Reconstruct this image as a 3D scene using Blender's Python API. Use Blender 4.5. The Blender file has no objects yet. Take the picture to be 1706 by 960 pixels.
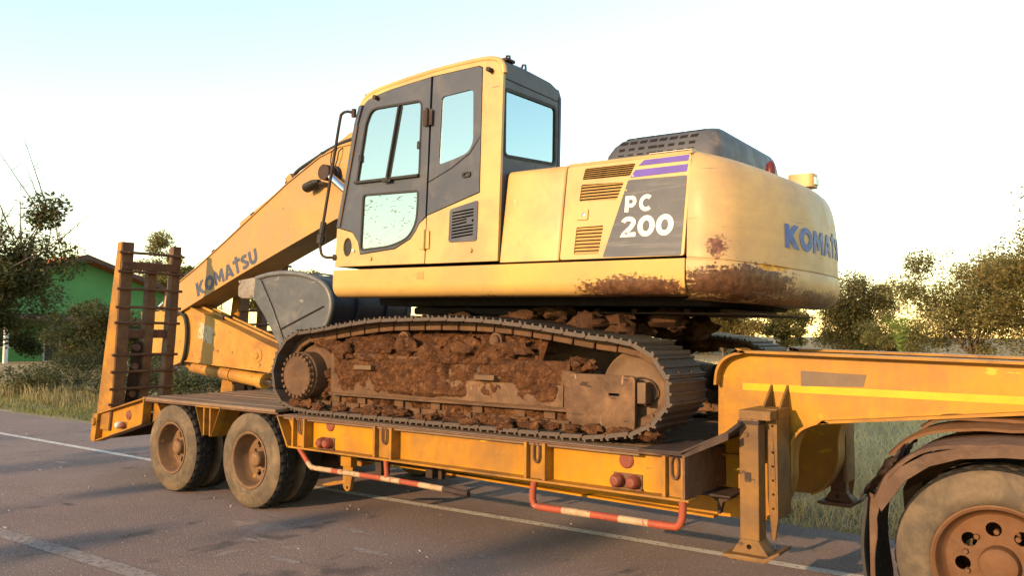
import bpy, bmesh, math, random
from mathutils import Vector, Matrix, noise
from mathutils.geometry import tessellate_polygon
random.seed(7)
PI = math.pi
SC = bpy.context.scene
COL = SC.collection

# ------------------------------------------------------------------ camera
def set_camera():
    f, yaw, pitch, roll = 1341.75, .6405, .0577, .0055
    w = Vector((-math.sin(yaw)*math.cos(pitch), math.cos(yaw)*math.cos(pitch), math.sin(pitch)))
    r = w.cross(Vector((0, 0, 1))).normalized()
    u = r.cross(w)
    r2 = math.cos(roll)*r + math.sin(roll)*u
    u2 = -math.sin(roll)*r + math.cos(roll)*u
    cam = bpy.data.cameras.new('camera')
    cam.sensor_width = 36.0
    cam.lens = f/1706*36.0
    cam.clip_start, cam.clip_end = .05, 6000
    o = bpy.data.objects.new('camera', cam)
    m = Matrix((r2, u2, -w)).transposed().to_4x4()
    m.translation = Vector((6.8842, -4.8984, 1.7362))
    o.matrix_world = m
    COL.objects.link(o)
    SC.camera = o
set_camera()

# ------------------------------------------------------------------ sky, sun, exposure
SUN_EL = math.radians(15)
SUN_AZ = math.atan2(-.13, -1.0)            # where the sun stands (from +Y towards +X)
world = bpy.data.worlds.new('World')
SC.world = world
world.use_nodes = True
wn = world.node_tree
bg = wn.nodes['Background']
sky = wn.nodes.new('ShaderNodeTexSky')
sky.sky_type = 'NISHITA'
sky.sun_disc = False
sky.sun_elevation = SUN_EL
sky.sun_rotation = SUN_AZ
sky.air_density = 1.48
sky.dust_density = 0.0
sky.ozone_density = .8
wn.links.new(sky.outputs[0], bg.inputs[0])
bg.inputs[1].default_value = .11
sl = bpy.data.lights.new('sun', 'SUN')
sl.energy = 2.2
sl.angle = math.radians(.6)
sl.color = (1.0, .66, .34)
so = bpy.data.objects.new('sun', sl)
sd = Vector((math.sin(SUN_AZ)*math.cos(SUN_EL), math.cos(SUN_AZ)*math.cos(SUN_EL), math.sin(SUN_EL)))
so.rotation_euler = (-sd).to_track_quat('-Z', 'Y').to_euler()
so.location = sd*60
COL.objects.link(so)
SC.view_settings.view_transform = 'Standard'
SC.view_settings.look = 'None'
SC.view_settings.exposure = 1.82
SC.view_settings.gamma = 1.0
SC.view_settings.use_curve_mapping = False

# ------------------------------------------------------------------ materials
MATS = {}
def ramp(nt, src, a, b, ca=(0, 0, 0, 1), cb=(1, 1, 1, 1)):
    n = nt.nodes.new('ShaderNodeValToRGB')
    n.color_ramp.elements[0].position = a
    n.color_ramp.elements[1].position = b
    n.color_ramp.elements[0].color = ca
    n.color_ramp.elements[1].color = cb
    nt.links.new(src, n.inputs[0])
    return n.outputs[0]
def tex(nt, vec, scale, detail=6, rough=.6, dist=0.0):
    n = nt.nodes.new('ShaderNodeTexNoise')
    n.inputs['Scale'].default_value = scale
    n.inputs['Detail'].default_value = detail
    n.inputs['Roughness'].default_value = rough
    n.inputs['Distortion'].default_value = dist
    nt.links.new(vec, n.inputs['Vector'])
    return n.outputs[0]
def mixc(nt, fac, a, b):
    n = nt.nodes.new('ShaderNodeMix')
    n.data_type = 'RGBA'
    for s, v in ((n.inputs[0], fac), (n.inputs[6], a), (n.inputs[7], b)):
        if hasattr(v, 'is_linked') or hasattr(v, 'links'):
            nt.links.new(v, s)
        elif isinstance(v, (int, float)):
            s.default_value = v
        else:
            s.default_value = (*v[:3], 1)
    return n.outputs[2]
def mth(nt, op, a, b=None):
    n = nt.nodes.new('ShaderNodeMath')
    n.operation = op
    for i, v in enumerate((a, b)):
        if v is None:
            continue
        if isinstance(v, (int, float)):
            n.inputs[i].default_value = v
        else:
            nt.links.new(v, n.inputs[i])
    return n.outputs[0]
def mapped(nt, vec, scale=(1, 1, 1), loc=(0, 0, 0)):
    n = nt.nodes.new('ShaderNodeMapping')
    n.inputs['Scale'].default_value = scale
    n.inputs['Location'].default_value = loc
    nt.links.new(vec, n.inputs[0])
    return n.outputs[0]
def mat(name, base, base2=None, rough=.55, metal=0.0, nscale=2.5, dirt=None, chips=None, streak=None,
        bump=.15, bscale=60, bdist=.004, wear=None, scratch=None, spec=.22, coat=0.0, nlo=.35, nhi=.68):
    """layered procedural surface: base tone drift, streaks, dirt film, chips, local wear, fine relief"""
    m = bpy.data.materials.new(name)
    m.use_nodes = True
    nt = m.node_tree
    b = nt.nodes['Principled BSDF']
    tc = nt.nodes.new('ShaderNodeTexCoord').outputs['Object']
    col = mixc(nt, ramp(nt, tex(nt, tc, nscale, 8, .65, .3), nlo, nhi), base, base2 or [c*.75 for c in base])
    if streak:
        c, amt, sc = streak
        s = ramp(nt, tex(nt, mapped(nt, tc, sc), 1.0, 6, .7), .5, .8)
        col = mixc(nt, mth(nt, 'MULTIPLY', s, amt), col, c)
    if dirt:
        c, lo, hi, sc = dirt
        col = mixc(nt, ramp(nt, tex(nt, tc, sc, 9, .7, .4), lo, hi), col, c)
    if chips:
        c, thr, sc = chips
        k = ramp(nt, tex(nt, tc, sc, 5, .55, .2), thr, thr + .025)
        col = mixc(nt, k, col, c)
    for c, thr, sc in (scratch or []):
        k = ramp(nt, tex(nt, mapped(nt, tc, sc), 1.0, 4, .6, .25), thr, thr + .02)
        brk = ramp(nt, tex(nt, tc, 3.3, 3, .5), .45, .6)
        col = mixc(nt, mth(nt, 'MULTIPLY', k, brk), col, c)
    for wv in (wear or []):
        cen, rad, c, thr, sc = wv
        n = nt.nodes.new('ShaderNodeVectorMath')
        n.operation = 'SUBTRACT'
        nt.links.new(tc, n.inputs[0])
        n.inputs[1].default_value = cen
        d = nt.nodes.new('ShaderNodeVectorMath')
        d.operation = 'DIVIDE'
        nt.links.new(n.outputs[0], d.inputs[0])
        d.inputs[1].default_value = rad
        ln = nt.nodes.new('ShaderNodeVectorMath')
        ln.operation = 'LENGTH'
        nt.links.new(d.outputs[0], ln.inputs[0])
        fall = mth(nt, 'SUBTRACT', 1.0, ln.outputs['Value'])
        nz = mth(nt, 'ADD', mth(nt, 'MULTIPLY', tex(nt, mapped(nt, tc, sc), 1.0, 12, .78, .6), .55), mth(nt, 'MULTIPLY', tex(nt, tc, 34, 6, .7, .4), .45))
        v = mth(nt, 'ADD', mth(nt, 'MULTIPLY', fall, .42), nz)
        c2 = mixc(nt, ramp(nt, tex(nt, tc, 22, 7, .7), .42, .62), c, [x*2.3 for x in c])
        col = mixc(nt, ramp(nt, v, thr, thr + .045), col, c2)
    nt.links.new(col, b.inputs['Base Color'])
    rr = ramp(nt, tex(nt, tc, nscale*3, 5), .3, .75, (rough*.8,)*3 + (1,), (min(1, rough*1.25),)*3 + (1,))
    nt.links.new(rr, b.inputs['Roughness'])
    b.inputs['Metallic'].default_value = metal
    b.inputs['Specular IOR Level'].default_value = spec
    b.inputs['Coat Weight'].default_value = coat
    if bump:
        bn = nt.nodes.new('ShaderNodeBump')
        bn.inputs['Strength'].default_value = bump
        bn.inputs['Distance'].default_value = bdist
        nt.links.new(tex(nt, tc, bscale, 8, .65), bn.inputs['Height'])
        nt.links.new(bn.outputs[0], b.inputs['Normal'])
    MATS[name] = m
    return m
DUST = (.30, .19, .10)
RUST = (.13, .055, .028)
mat('machine_yellow', (.50, .32, .105), (.42, .265, .10), rough=.42, nscale=1.1, scratch=[((.16, .10, .06), .70, (3, 3, 34)), ((.58, .44, .22), .71, (26, 26, 3))], dirt=((.30, .18, .08), .44, .78, 2.2),
    chips=((.12, .07, .04), .735, 26), streak=((.46, .28, .10), .45, (9, 9, .8)), bump=.05, bscale=30, spec=.4)
mat('counterweight_yellow', (.50, .325, .125), (.40, .262, .13), rough=.45, nscale=1.0, scratch=[((.17, .11, .07), .66, (2, 2, 38)), ((.60, .47, .27), .69, (2.5, 2.5, 30))], dirt=((.31, .20, .11), .42, .76, 1.6),
    chips=((.10, .06, .04), .74, 18), streak=((.36, .23, .12), .55, (.9, .9, 16)), bump=.05, bscale=30,
    wear=[((2.45, -1.1, 1.18), (.62, .85, .19), (.055, .026, .013), .625, (3, 3, 24)),
          ((2.70, -.1, 1.04), (.45, 1.9, .20), (.085, .054, .035), .63, (3, 3, 26)),
          ((2.33, -1.28, 1.42), (.16, .16, .18), (.09, .04, .028), .72, (8, 8, 26)),
          ((2.55, -.85, 1.30), (.16, .26, .035), (.25, .13, .008), .60, (5, 5, 9))])
mat('skirt_yellow', (.50, .31, .085), (.42, .25, .085), rough=.40, nscale=1.2, scratch=[((.16, .09, .05), .68, (3, 3, 36))], dirt=((.36, .22, .09), .50, .8, 2.4),
    chips=((.12, .07, .04), .72, 22), bump=.05, bscale=30,
    wear=[((1.75, -1.36, 1.13), (.75, .4, .16), (.060, .027, .013), .655, (4, 4, 26)),
          ((.4, -1.36, 1.06), (2.4, .4, .07), (.07, .035, .02), .68, (6, 6, 20))])
mat('boom_yellow', (.40, .225, .066), (.33, .19, .072), rough=.5, nscale=1.4, dirt=((.30, .185, .09), .42, .74, 2.0),
    scratch=[((.12, .07, .04), .68, (5, 5, 9))], chips=((.10, .05, .03), .68, 20), streak=((.40, .25, .12), .5, (1.2, 9, 5)), bump=.08, bscale=30)
mat('arm_yellow', (.44, .235, .045), (.36, .185, .042), rough=.5, nscale=1.6, dirt=((.24, .105, .032), .44, .72, 1.9),
    chips=((.11, .05, .025), .66, 16), bump=.1, bscale=30)
mat('trailer_orange', (.36, .158, .010), (.27, .115, .013), rough=.5, nscale=2.2, scratch=[((.10, .05, .03), .67, (7, 7, 20))], dirt=((.13, .064, .028), .42, .70, 2.8),
    chips=((.12, .05, .025), .72, 22), streak=((.38, .18, .04), .5, (8, 8, 1.0)), bump=.10, bscale=35)
mat('trailer_bright', (.45, .20, .004), (.33, .136, .006), rough=.42, nscale=1.2, scratch=[((.13, .07, .035), .69, (4, 4, 26)), ((.52, .30, .02), .64, (3, 3, 12))], streak=((.20, .10, .035), .7, (7, 7, .9)), dirt=((.19, .092, .030), .44, .72, 1.5),
    chips=((.14, .06, .03), .76, 20), bump=.05, bscale=35)
mat('leg_paint', (.20, .098, .024), (.13, .065, .022), rough=.6, nscale=3, dirt=((.10, .055, .03), .42, .66, 3.5), scratch=[((.06, .035, .025), .64, (9, 9, 20))], chips=((.07, .04, .03), .66, 18), bump=.2, bscale=40)
mat('reflective_tape', (.60, .32, .008), (.50, .255, .012), rough=.35, nscale=6, chips=((.5, .24, .03), .70, 18), bump=.03)
mat('painted_over_grey', (.125, .085, .062), (.17, .10, .05), rough=.6, nscale=5)
mat('rusty_steel', (.13, .064, .036), (.08, .042, .028), rough=.75, nscale=5, dirt=((.19, .105, .06), .5, .8, 7),
    chips=((.28, .13, .03), .68, 14), bump=.35, bscale=60)
mat('rusty_dark', (.055, .033, .025), (.033, .022, .019), rough=.75, nscale=6, dirt=((.11, .064, .042), .52, .8, 8), bump=.35, bscale=60)
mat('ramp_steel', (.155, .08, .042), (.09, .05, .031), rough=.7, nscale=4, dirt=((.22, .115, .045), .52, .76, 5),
    chips=((.05, .032, .024), .64, 20), bump=.3, bscale=50)  # worn steel, darkened further to paint in the shaded ramp faces
mat('track_steel', (.085, .066, .056), (.05, .039, .035), rough=.55, metal=.25, nscale=9, dirt=((.12, .060, .030), .46, .68, 9), bump=.4, bscale=70)
mat('frame_muddy', (.115, .060, .032), (.062, .034, .021), rough=.85, nscale=4, dirt=((.14, .072, .036), .48, .72, 7), bump=.8, bscale=45, bdist=.01)
mat('plate_smeared', (.135, .074, .040), (.070, .038, .023), rough=.85, nscale=5, dirt=((.20, .105, .052), .50, .68, 4), scratch=[((.045, .027, .019), .60, (3, 3, 16)), ((.24, .14, .08), .66, (12, 12, 5))], chips=((.26, .17, .11), .70, 24), bump=.7, bscale=30, bdist=.01)
mat('idler_metal', (.145, .085, .047), (.10, .058, .034), rough=.55, metal=.2, nscale=4, dirt=((.22, .12, .06), .55, .8, 6), bump=.12, bscale=50)
mat('mud', (.135, .055, .022), (.046, .020, .011), rough=.95, nscale=9, dirt=((.25, .115, .050), .52, .70, 17), bump=1.0, bscale=30, bdist=.05, spec=.15)
mat('mud_dark', (.08, .036, .017), (.04, .02, .012), rough=.95, nscale=7, dirt=((.14, .068, .034), .55, .8, 12), bump=1.0, bscale=45, bdist=.025, spec=.15)
mat('cab_grey', (.070, .073, .092), (.055, .058, .075), rough=.42, nscale=2, dirt=((.13, .115, .11), .52, .85, 3), chips=((.25, .2, .16), .76, 40), bump=.04)
mat('hood_grey', (.075, .074, .085), (.058, .058, .07), rough=.5, nscale=2.5, dirt=((.24, .19, .15), .55, .82, 4), bump=.06)
mat('decal_grey', (.085, .085, .095), (.065, .065, .075), rough=.4, nscale=3, dirt=((.20, .17, .14), .57, .85, 4.5),
    chips=((.5, .34, .12), .74, 24), streak=((.25, .22, .20), .5, (2, 2, 30)), bump=.03)
mat('decal_violet', (.105, .06, .33), (.085, .05, .24), rough=.4, nscale=6, chips=((.55, .45, .6), .64, 14), bump=.03)
mat('letter_blue', (.045, .095, .31), (.07, .11, .25), rough=.5, nscale=6, chips=((.5, .32, .12), .70, 30), bump=.03)
mat('letter_slate', (.05, .06, .10), (.08, .085, .11), rough=.55, nscale=6, chips=((.42, .27, .12), .68, 34), bump=.03)
mat('letter_white', (.62, .60, .56), (.54, .52, .48), rough=.5, nscale=6, chips=((.10, .10, .11), .76, 40), bump=.02)
mat('bare_white', (.80, .74, .66), (.66, .58, .5), rough=.5, nscale=8)
mat('black_rubber', (.022, .020, .020), (.035, .03, .027), rough=.6, nscale=8, bump=.1)
mat('dark_void', (.016, .013, .012), (.012, .010, .010), rough=.9, bump=0)  # near-black; also paints in shade under the body and in slots
mat('chrome', (.62, .60, .58), (.50, .48, .46), rough=.18, metal=1.0, nscale=8, bump=0)
mat('tyre_rubber', (.095, .070, .047), (.058, .043, .032), rough=.88, nscale=3.5, dirt=((.19, .128, .075), .44, .72, 4.0), bump=.35, bscale=50, spec=.2)
mat('tread_rubber', (.028, .024, .021), (.019, .017, .016), rough=.85, nscale=5, dirt=((.075, .052, .035), .52, .8, 8), bump=.3, bscale=60, spec=.2)
mat('tyre_letter', (.155, .12, .09), (.12, .09, .07), rough=.9, nscale=8, bump=.1)
mat('rim_rusty', (.18, .095, .045), (.105, .058, .033), rough=.7, nscale=5, dirt=((.10, .055, .033), .48, .74, 7), chips=((.30, .15, .03), .66, 14), bump=.25, bscale=45)
mat('rim_brown', (.135, .058, .022), (.085, .038, .017), rough=.7, nscale=4, dirt=((.15, .078, .042), .48, .76, 6), bump=.3, bscale=45)
mat('mudguard_brown', (.10, .054, .033), (.065, .036, .025), rough=.7, nscale=4, dirt=((.15, .085, .052), .48, .75, 5), bump=.35, bscale=40)
mat('bucket_grey', (.095, .097, .105), (.066, .068, .078), rough=.5, metal=.3, nscale=3.5, dirt=((.16, .15, .145), .52, .8, 4), scratch=[((.22, .20, .19), .66, (6, 6, 14))], chips=((.16, .09, .05), .70, 16), bump=.15, bscale=40)
mat('bucket_dark', (.032, .034, .055), (.024, .026, .04), rough=.5, nscale=3, dirt=((.10, .06, .05), .6, .85, 4), bump=.12, bscale=40)
mat('bucket_rim', (.16, .155, .15), (.10, .10, .105), rough=.5, metal=.3, nscale=8, chips=((.09, .06, .045), .66, 20), bump=.2, bscale=40)
mat('tooth_worn', (.25, .21, .175), (.16, .13, .11), rough=.6, metal=.1, nscale=9, chips=((.12, .09, .08), .62, 18), bump=.5, bscale=30, bdist=.02)
mat('deck_wood', (.21, .135, .088), (.14, .09, .06), rough=.9, nscale=3, streak=((.13, .085, .06), .7, (1.2, 22, 22)), bump=.5, bscale=30, bdist=.008)
mat('lamp_red', (.20, .045, .026), (.13, .04, .028), rough=.5, nscale=9, dirt=((.22, .12, .07), .5, .8, 14))
mat('lamp_clear', (.5, .5, .48), (.4, .4, .4), rough=.15)
mat('rail_red', (.30, .058, .026), (.22, .05, .028), rough=.55, nscale=8, chips=((.40, .26, .15), .66, 26), bump=.1)
mat('rail_white', (.38, .27, .165), (.28, .18, .10), rough=.6, nscale=8, chips=((.26, .09, .045), .58, 18), bump=.1)
mat('signal_lens', (.13, .025, .02), (.10, .02, .018), rough=.3)
mat('sticker', (.46, .36, .24), (.36, .27, .16), rough=.6, nscale=14, chips=((.10, .07, .05), .60, 22))
mat('asphalt', (.265, .182, .158), (.185, .130, .118), rough=.9, nscale=.55, dirt=((.25, .185, .155), .48, .76, .9),
    scratch=[((.12, .092, .088), .60, (1.4, .35, 1)), ((.10, .08, .078), .655, (.25, 6, 1)), ((.33, .25, .21), .63, (.18, 1.1, 1)), ((.29, .23, .20), .66, (2.2, .6, 1))], chips=((.46, .37, .32), .615, 48), bump=1.0, bscale=70, bdist=.025, spec=.25)
mat('road_paint', (.56, .50, .44), (.44, .38, .33), rough=.85, nscale=5, chips=((.13, .10, .09), .60, 26), bump=.5, bscale=120, bdist=.006)
mat('road_paint_faded', (.29, .235, .21), (.22, .175, .155), rough=.9, nscale=4, chips=((.18, .135, .12), .52, 22), bump=.6, bscale=120, bdist=.008)
mat('soil', (.30, .21, .11), (.22, .155, .085), rough=1.0, nscale=.25, dirt=((.15, .15, .06), .50, .70, .5), bump=1.0, bscale=14, bdist=.06, spec=.1)
mat('roadside_soil', (.40, .30, .18), (.28, .21, .11), rough=1.0, nscale=.7, dirt=((.20, .18, .075), .52, .70, 1.1), bump=1.0, bscale=20, bdist=.05, spec=.1)
mat('house_green', (.10, .27, .095), (.085, .23, .08), rough=.85, nscale=.8, bump=.05)
mat('house_green_lit', (.30, .40, .06), (.26, .36, .06), rough=.85, nscale=.8, bump=.05)  # the green wall's colour with sunlight painted in
mat('roof_orange', (.46, .15, .045), (.36, .11, .04), rough=.8, nscale=1.5, bump=.2, bscale=10)
mat('roof_dark', (.10, .055, .045), (.075, .045, .04), rough=.8)
mat('house_white', (.62, .60, .56), (.52, .50, .46), rough=.8)
mat('window_dark', (.03, .035, .04), (.02, .025, .03), rough=.2)
mat('metal_roof', (.42, .48, .58), (.36, .42, .52), rough=.45, metal=.3)
mat('bark', (.14, .10, .07), (.09, .065, .048), rough=.95, nscale=4, bump=.6, bscale=18, bdist=.03)
mat('twig', (.20, .15, .11), (.14, .11, .085), rough=.95)
mat('pebble', (.34, .28, .24), (.24, .20, .17), rough=.95, nscale=8)
def leaf(name, c1, c2, c3, trans=.35):
    m = bpy.data.materials.new(name)
    m.use_nodes = True
    nt = m.node_tree
    b = nt.nodes['Principled BSDF']
    oi = nt.nodes.new('ShaderNodeAttribute')
    oi.attribute_name = 'tone'
    r = nt.nodes.new('ShaderNodeValToRGB')
    e = r.color_ramp.elements
    e[0].color = (*c1, 1)
    e[1].color = (*c3, 1)
    k = r.color_ramp.elements.new(.5)
    k.color = (*c2, 1)
    nt.links.new(oi.outputs['Fac'], r.inputs[0])
    nt.links.new(r.outputs[0], b.inputs['Base Color'])
    b.inputs['Roughness'].default_value = .7
    b.inputs['Specular IOR Level'].default_value = .2
    t = nt.nodes.new('ShaderNodeBsdfTranslucent')
    nt.links.new(r.outputs[0], t.inputs[0])
    mx = nt.nodes.new('ShaderNodeMixShader')
    mx.inputs[0].default_value = trans
    nt.links.new(b.outputs[0], mx.inputs[1])
    nt.links.new(t.outputs[0], mx.inputs[2])
    nt.links.new(mx.outputs[0], nt.nodes['Material Output'].inputs[0])
    MATS[name] = m
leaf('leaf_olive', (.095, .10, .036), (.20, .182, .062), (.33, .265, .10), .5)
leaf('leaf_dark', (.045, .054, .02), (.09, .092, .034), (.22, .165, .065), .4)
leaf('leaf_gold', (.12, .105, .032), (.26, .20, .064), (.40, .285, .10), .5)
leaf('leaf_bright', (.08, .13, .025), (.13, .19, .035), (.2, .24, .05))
leaf('grass_dry', (.46, .32, .13), (.62, .46, .22), (.76, .58, .30), .3)
leaf('grass_tan', (.16, .135, .06), (.26, .21, .10), (.38, .30, .15), .3)
leaf('grass_green', (.10, .11, .035), (.17, .17, .055), (.32, .27, .11), .3)
leaf('grass_gold', (.26, .19, .085), (.40, .30, .14), (.52, .40, .20), .3)
def glass(name, tint, dens, dirty):
    m = bpy.data.materials.new(name)
    m.use_nodes = True
    nt = m.node_tree
    out = nt.nodes['Material Output']
    b = nt.nodes['Principled BSDF']
    tc = nt.nodes.new('ShaderNodeTexCoord').outputs['Object']
    b.inputs['Base Color'].default_value = (*tint, 1)
    b.inputs['Roughness'].default_value = .06
    b.inputs['Metallic'].default_value = .92
    tr = nt.nodes.new('ShaderNodeBsdfTransparent')
    tr.inputs[0].default_value = (*tint, 1)
    mx = nt.nodes.new('ShaderNodeMixShader')
    mx.inputs[0].default_value = dens
    nt.links.new(tr.outputs[0], mx.inputs[1])
    nt.links.new(b.outputs[0], mx.inputs[2])
    d = nt.nodes.new('ShaderNodeBsdfDiffuse')
    d.inputs[0].default_value = (.11, .12, .11, 1)
    sp = ramp(nt, tex(nt, mapped(nt, tc, (6, 6, 17)), 1.9, 6, .6, 1.6), dirty, dirty + .03)
    mx2 = nt.nodes.new('ShaderNodeMixShader')
    nt.links.new(sp, mx2.inputs[0])
    nt.links.new(mx.outputs[0], mx2.inputs[1])
    nt.links.new(d.outputs[0], mx2.inputs[2])
    nt.links.new(mx2.outputs[0], out.inputs[0])
    MATS[name] = m
glass('film_glass', (.50, .57, .54), .74, .74)
glass('film_glass_scuffed', (.45, .50, .44), .84, .60)
glass('film_glass_rear', (.34, .46, .52), .85, .78)

# ------------------------------------------------------------------ mesh helpers
def outset(poly, d):
    """grow a closed 2D polygon by d (counter-clockwise grows outwards)"""
    n = len(poly)
    area = sum(poly[i][0]*poly[(i+1) % n][1] - poly[(i+1) % n][0]*poly[i][1] for i in range(n))
    s = 1 if area > 0 else -1
    out = []
    for i in range(n):
        p0, p1, p2 = (Vector(poly[(i+k) % n]).to_2d() for k in (-1, 0, 1))
        e1, e2 = (p1-p0).normalized(), (p2-p1).normalized()
        n1, n2 = Vector((e1.y, -e1.x))*s, Vector((e2.y, -e2.x))*s
        b = n1 + n2
        if b.length < 1e-6:
            b = n1
        b.normalize()
        k = min(2.5, 1/max(.3, b.dot(n1)))
        q = p1 + b*d*k
        out.append((q.x, q.y))
    return out
def fillet(poly, r, n=5):
    """round the corners of a closed 2D polygon; r a number or one per corner"""
    out = []
    L = len(poly)
    for i in range(L):
        p0, p1, p2 = (Vector(poly[(i+k) % L]).to_2d() for k in (-1, 0, 1))
        rr = r[i] if isinstance(r, (list, tuple)) else r
        a, b = (p0-p1), (p2-p1)
        t = min(rr, a.length*.48, b.length*.48)
        if t < 1e-5:
            out.append((p1.x, p1.y))
            continue
        q0, q1 = p1 + a.normalized()*t, p1 + b.normalized()*t
        for k in range(n+1):
            s = k/n
            q = q0*(1-s)**2 + p1*2*s*(1-s) + q1*s*s
            out.append((q.x, q.y))
    return out
def circle(cx, cy, r, n=20, ry=None, a0=0):
    return [(cx + r*math.cos(a0 + 2*PI*i/n), cy + (ry or r)*math.sin(a0 + 2*PI*i/n)) for i in range(n)]
def smooth_path(pts, n=6, closed=False):
    P = [Vector(p) for p in pts]
    out = []
    L = len(P)
    rng = L if closed else L-1
    for i in range(rng):
        p0 = P[(i-1) % L] if closed or i > 0 else P[i]*2 - P[i+1]
        p1, p2 = P[i], P[(i+1) % L]
        p3 = P[(i+2) % L] if closed or i+2 < L else P[i+1]*2 - P[i]
        for k in range(n):
            t = k/n
            out.append(.5*((2*p1) + (p2-p0)*t + (2*p0-5*p1+4*p2-p3)*t*t + (3*p1-p0-3*p2+p3)*t**3))
    if not closed:
        out.append(P[-1].copy())
    return out
XZ = lambda y: (lambda u, v, t: (u, y+t, v))        # plate in a side plane, thickness goes +Y
class MB:
    def __init__(s):
        s.v, s.f = [], []
    def add(s, vs, fs):
        o = len(s.v)
        s.v += [tuple(p) for p in vs]
        s.f += [tuple(i+o for i in f) for f in fs]
        return s
    def box(s, x0, x1, y0, y1, z0, z1):
        return s.add([(x, y, z) for x in (x0, x1) for y in (y0, y1) for z in (z0, z1)],
                     [(0, 1, 3, 2), (4, 6, 7, 5), (0, 4, 5, 1), (2, 3, 7, 6), (0, 2, 6, 4), (1, 5, 7, 3)])
    def obox(s, c, ax, ay, az, hx, hy, hz):
        c, ax, ay, az = Vector(c), Vector(ax).normalized(), Vector(ay).normalized(), Vector(az).normalized()
        return s.add([c + ax*x*hx + ay*y*hy + az*z*hz for x in (-1, 1) for y in (-1, 1) for z in (-1, 1)],
                     [(0, 1, 3, 2), (4, 6, 7, 5), (0, 4, 5, 1), (2, 3, 7, 6), (0, 2, 6, 4), (1, 5, 7, 3)])
    def bar(s, p, q, w, h, up=(0, 0, 1)):
        p, q = Vector(p), Vector(q)
        d = (q-p)
        a = d.normalized()
        b = a.cross(Vector(up))
        if b.length < 1e-4:
            b = a.cross(Vector((1, 0, 0)))
        b.normalize()
        return s.obox((p+q)/2, a, b, a.cross(b), d.length/2, w/2, h/2)
    def plate(s, outer, holes, fn, t):
        """flat plate with holes; fn(u, v, depth) maps to 3D"""
        loops = [outer] + list(holes)
        flat = [[Vector((p[0], p[1], 0)) for p in l] for l in loops]
        tris = tessellate_polygon(flat)
        pts = [p for l in loops for p in l]
        n = len(pts)
        vs = [fn(p[0], p[1], 0) for p in pts] + [fn(p[0], p[1], t) for p in pts]
        fs = [tuple(a) for a in tris] + [(a[2]+n, a[1]+n, a[0]+n) for a in tris]
        o = 0
        for l in loops:
            k = len(l)
            for i in range(k):
                j = (i+1) % k
                fs.append((o+i, o+j, o+j+n, o+i+n))
            o += k
        return s.add(vs, fs)
    def tube(s, pts, r, n=8, cap=True):
        P = [Vector(p) for p in pts]
        R = r if isinstance(r, (list, tuple)) else [r]*len(P)
        vs, fs = [], []
        prev = None
        for i, p in enumerate(P):
            d = (P[min(i+1, len(P)-1)] - P[max(i-1, 0)]).normalized()
            if prev is None:
                a = d.cross(Vector((0, 0, 1)))
                if a.length < .05:
                    a = d.cross(Vector((0, 1, 0)))
            else:
                a = prev - d*prev.dot(d)
                if a.length < 1e-5:
                    a = d.cross(Vector((.3, 1, .2)))
            a.normalize()
            prev = a
            b = d.cross(a)
            for k in range(n):
                t = 2*PI*k/n
                vs.append(p + (a*math.cos(t) + b*math.sin(t))*R[i])
        for i in range(len(P)-1):
            for k in range(n):
                fs.append((i*n+k, i*n+(k+1) % n, (i+1)*n+(k+1) % n, (i+1)*n+k))
        if cap:
            fs += [tuple(range(n))[::-1], tuple((len(P)-1)*n + k for k in range(n))]
        return s.add(vs, fs)
    def lathe(s, prof, c=(0, 0, 0), n=32, wob=None):
        """profile of (radius, y) turned about the Y axis through c"""
        vs, fs = [], []
        for j in range(n):
            t = 2*PI*j/n
            for i, (r, y) in enumerate(prof):
                rr = r + (wob(i, j) if wob else 0)
                vs.append((c[0] + rr*math.cos(t), c[1] + y, c[2] + rr*math.sin(t)))
        m = len(prof)
        for j in range(n):
            k = (j+1) % n
            for i in range(m-1):
                if prof[i][0] < 1e-6 and prof[i+1][0] < 1e-6:
                    continue
                fs.append((j*m+i, j*m+i+1, k*m+i+1, k*m+i))
        return s.add(vs, fs)
    def loft(s, rings, closed=True, caps=(True, True)):
        m = len(rings[0])
        vs = [p for r in rings for p in r]
        fs = []
        for i in range(len(rings)-1):
            for k in range(m if closed else m-1):
                j = (k+1) % m
                fs.append((i*m+k, i*m+j, (i+1)*m+j, (i+1)*m+k))
        if caps[0]:
            fs.append(tuple(range(m))[::-1])
        if caps[1]:
            fs.append(tuple((len(rings)-1)*m + k for k in range(m)))
        return s.add(vs, fs)
    def build(s, name, material, parent=None, bevel=0, seg=2, smooth=35, tone=None, ang=28, rot=None, merge=True):
        me = bpy.data.meshes.new(name)
        if not merge and not bevel:
            me.from_pydata(s.v, [], s.f)
            return s.finish(me, name, material, parent, smooth, tone, rot)
        bm = bmesh.new()
        vv = [bm.verts.new(p) for p in s.v]
        for f in s.f:
            try:
                bm.faces.new([vv[i] for i in f])
            except ValueError:
                pass
        if merge:
            bmesh.ops.remove_doubles(bm, verts=bm.verts, dist=1e-5)
            bmesh.ops.recalc_face_normals(bm, faces=bm.faces)
        if bevel:
            ed = [e for e in bm.edges if len(e.link_faces) == 2 and e.calc_face_angle(0) > math.radians(ang)]
            bmesh.ops.bevel(bm, geom=ed, offset=bevel, segments=seg, affect='EDGES', profile=.5, clamp_overlap=True)
        bm.to_mesh(me)
        bm.free()
        if smooth and bevel:
            smooth = min(smooth, 22)
        return s.finish(me, name, material, parent, smooth, tone, rot)
    def finish(s, me, name, material, parent, smooth, tone, rot):
        if smooth:
            me.polygons.foreach_set('use_smooth', [True]*len(me.polygons))
            me.set_sharp_from_angle(angle=math.radians(smooth))
        me.materials.append(MATS[material])
        if tone is not None:
            at = me.attributes.new('tone', 'FLOAT', 'FACE')
            at.data.foreach_set('value', tone)
        return obj(name, me, parent, rot)
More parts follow.
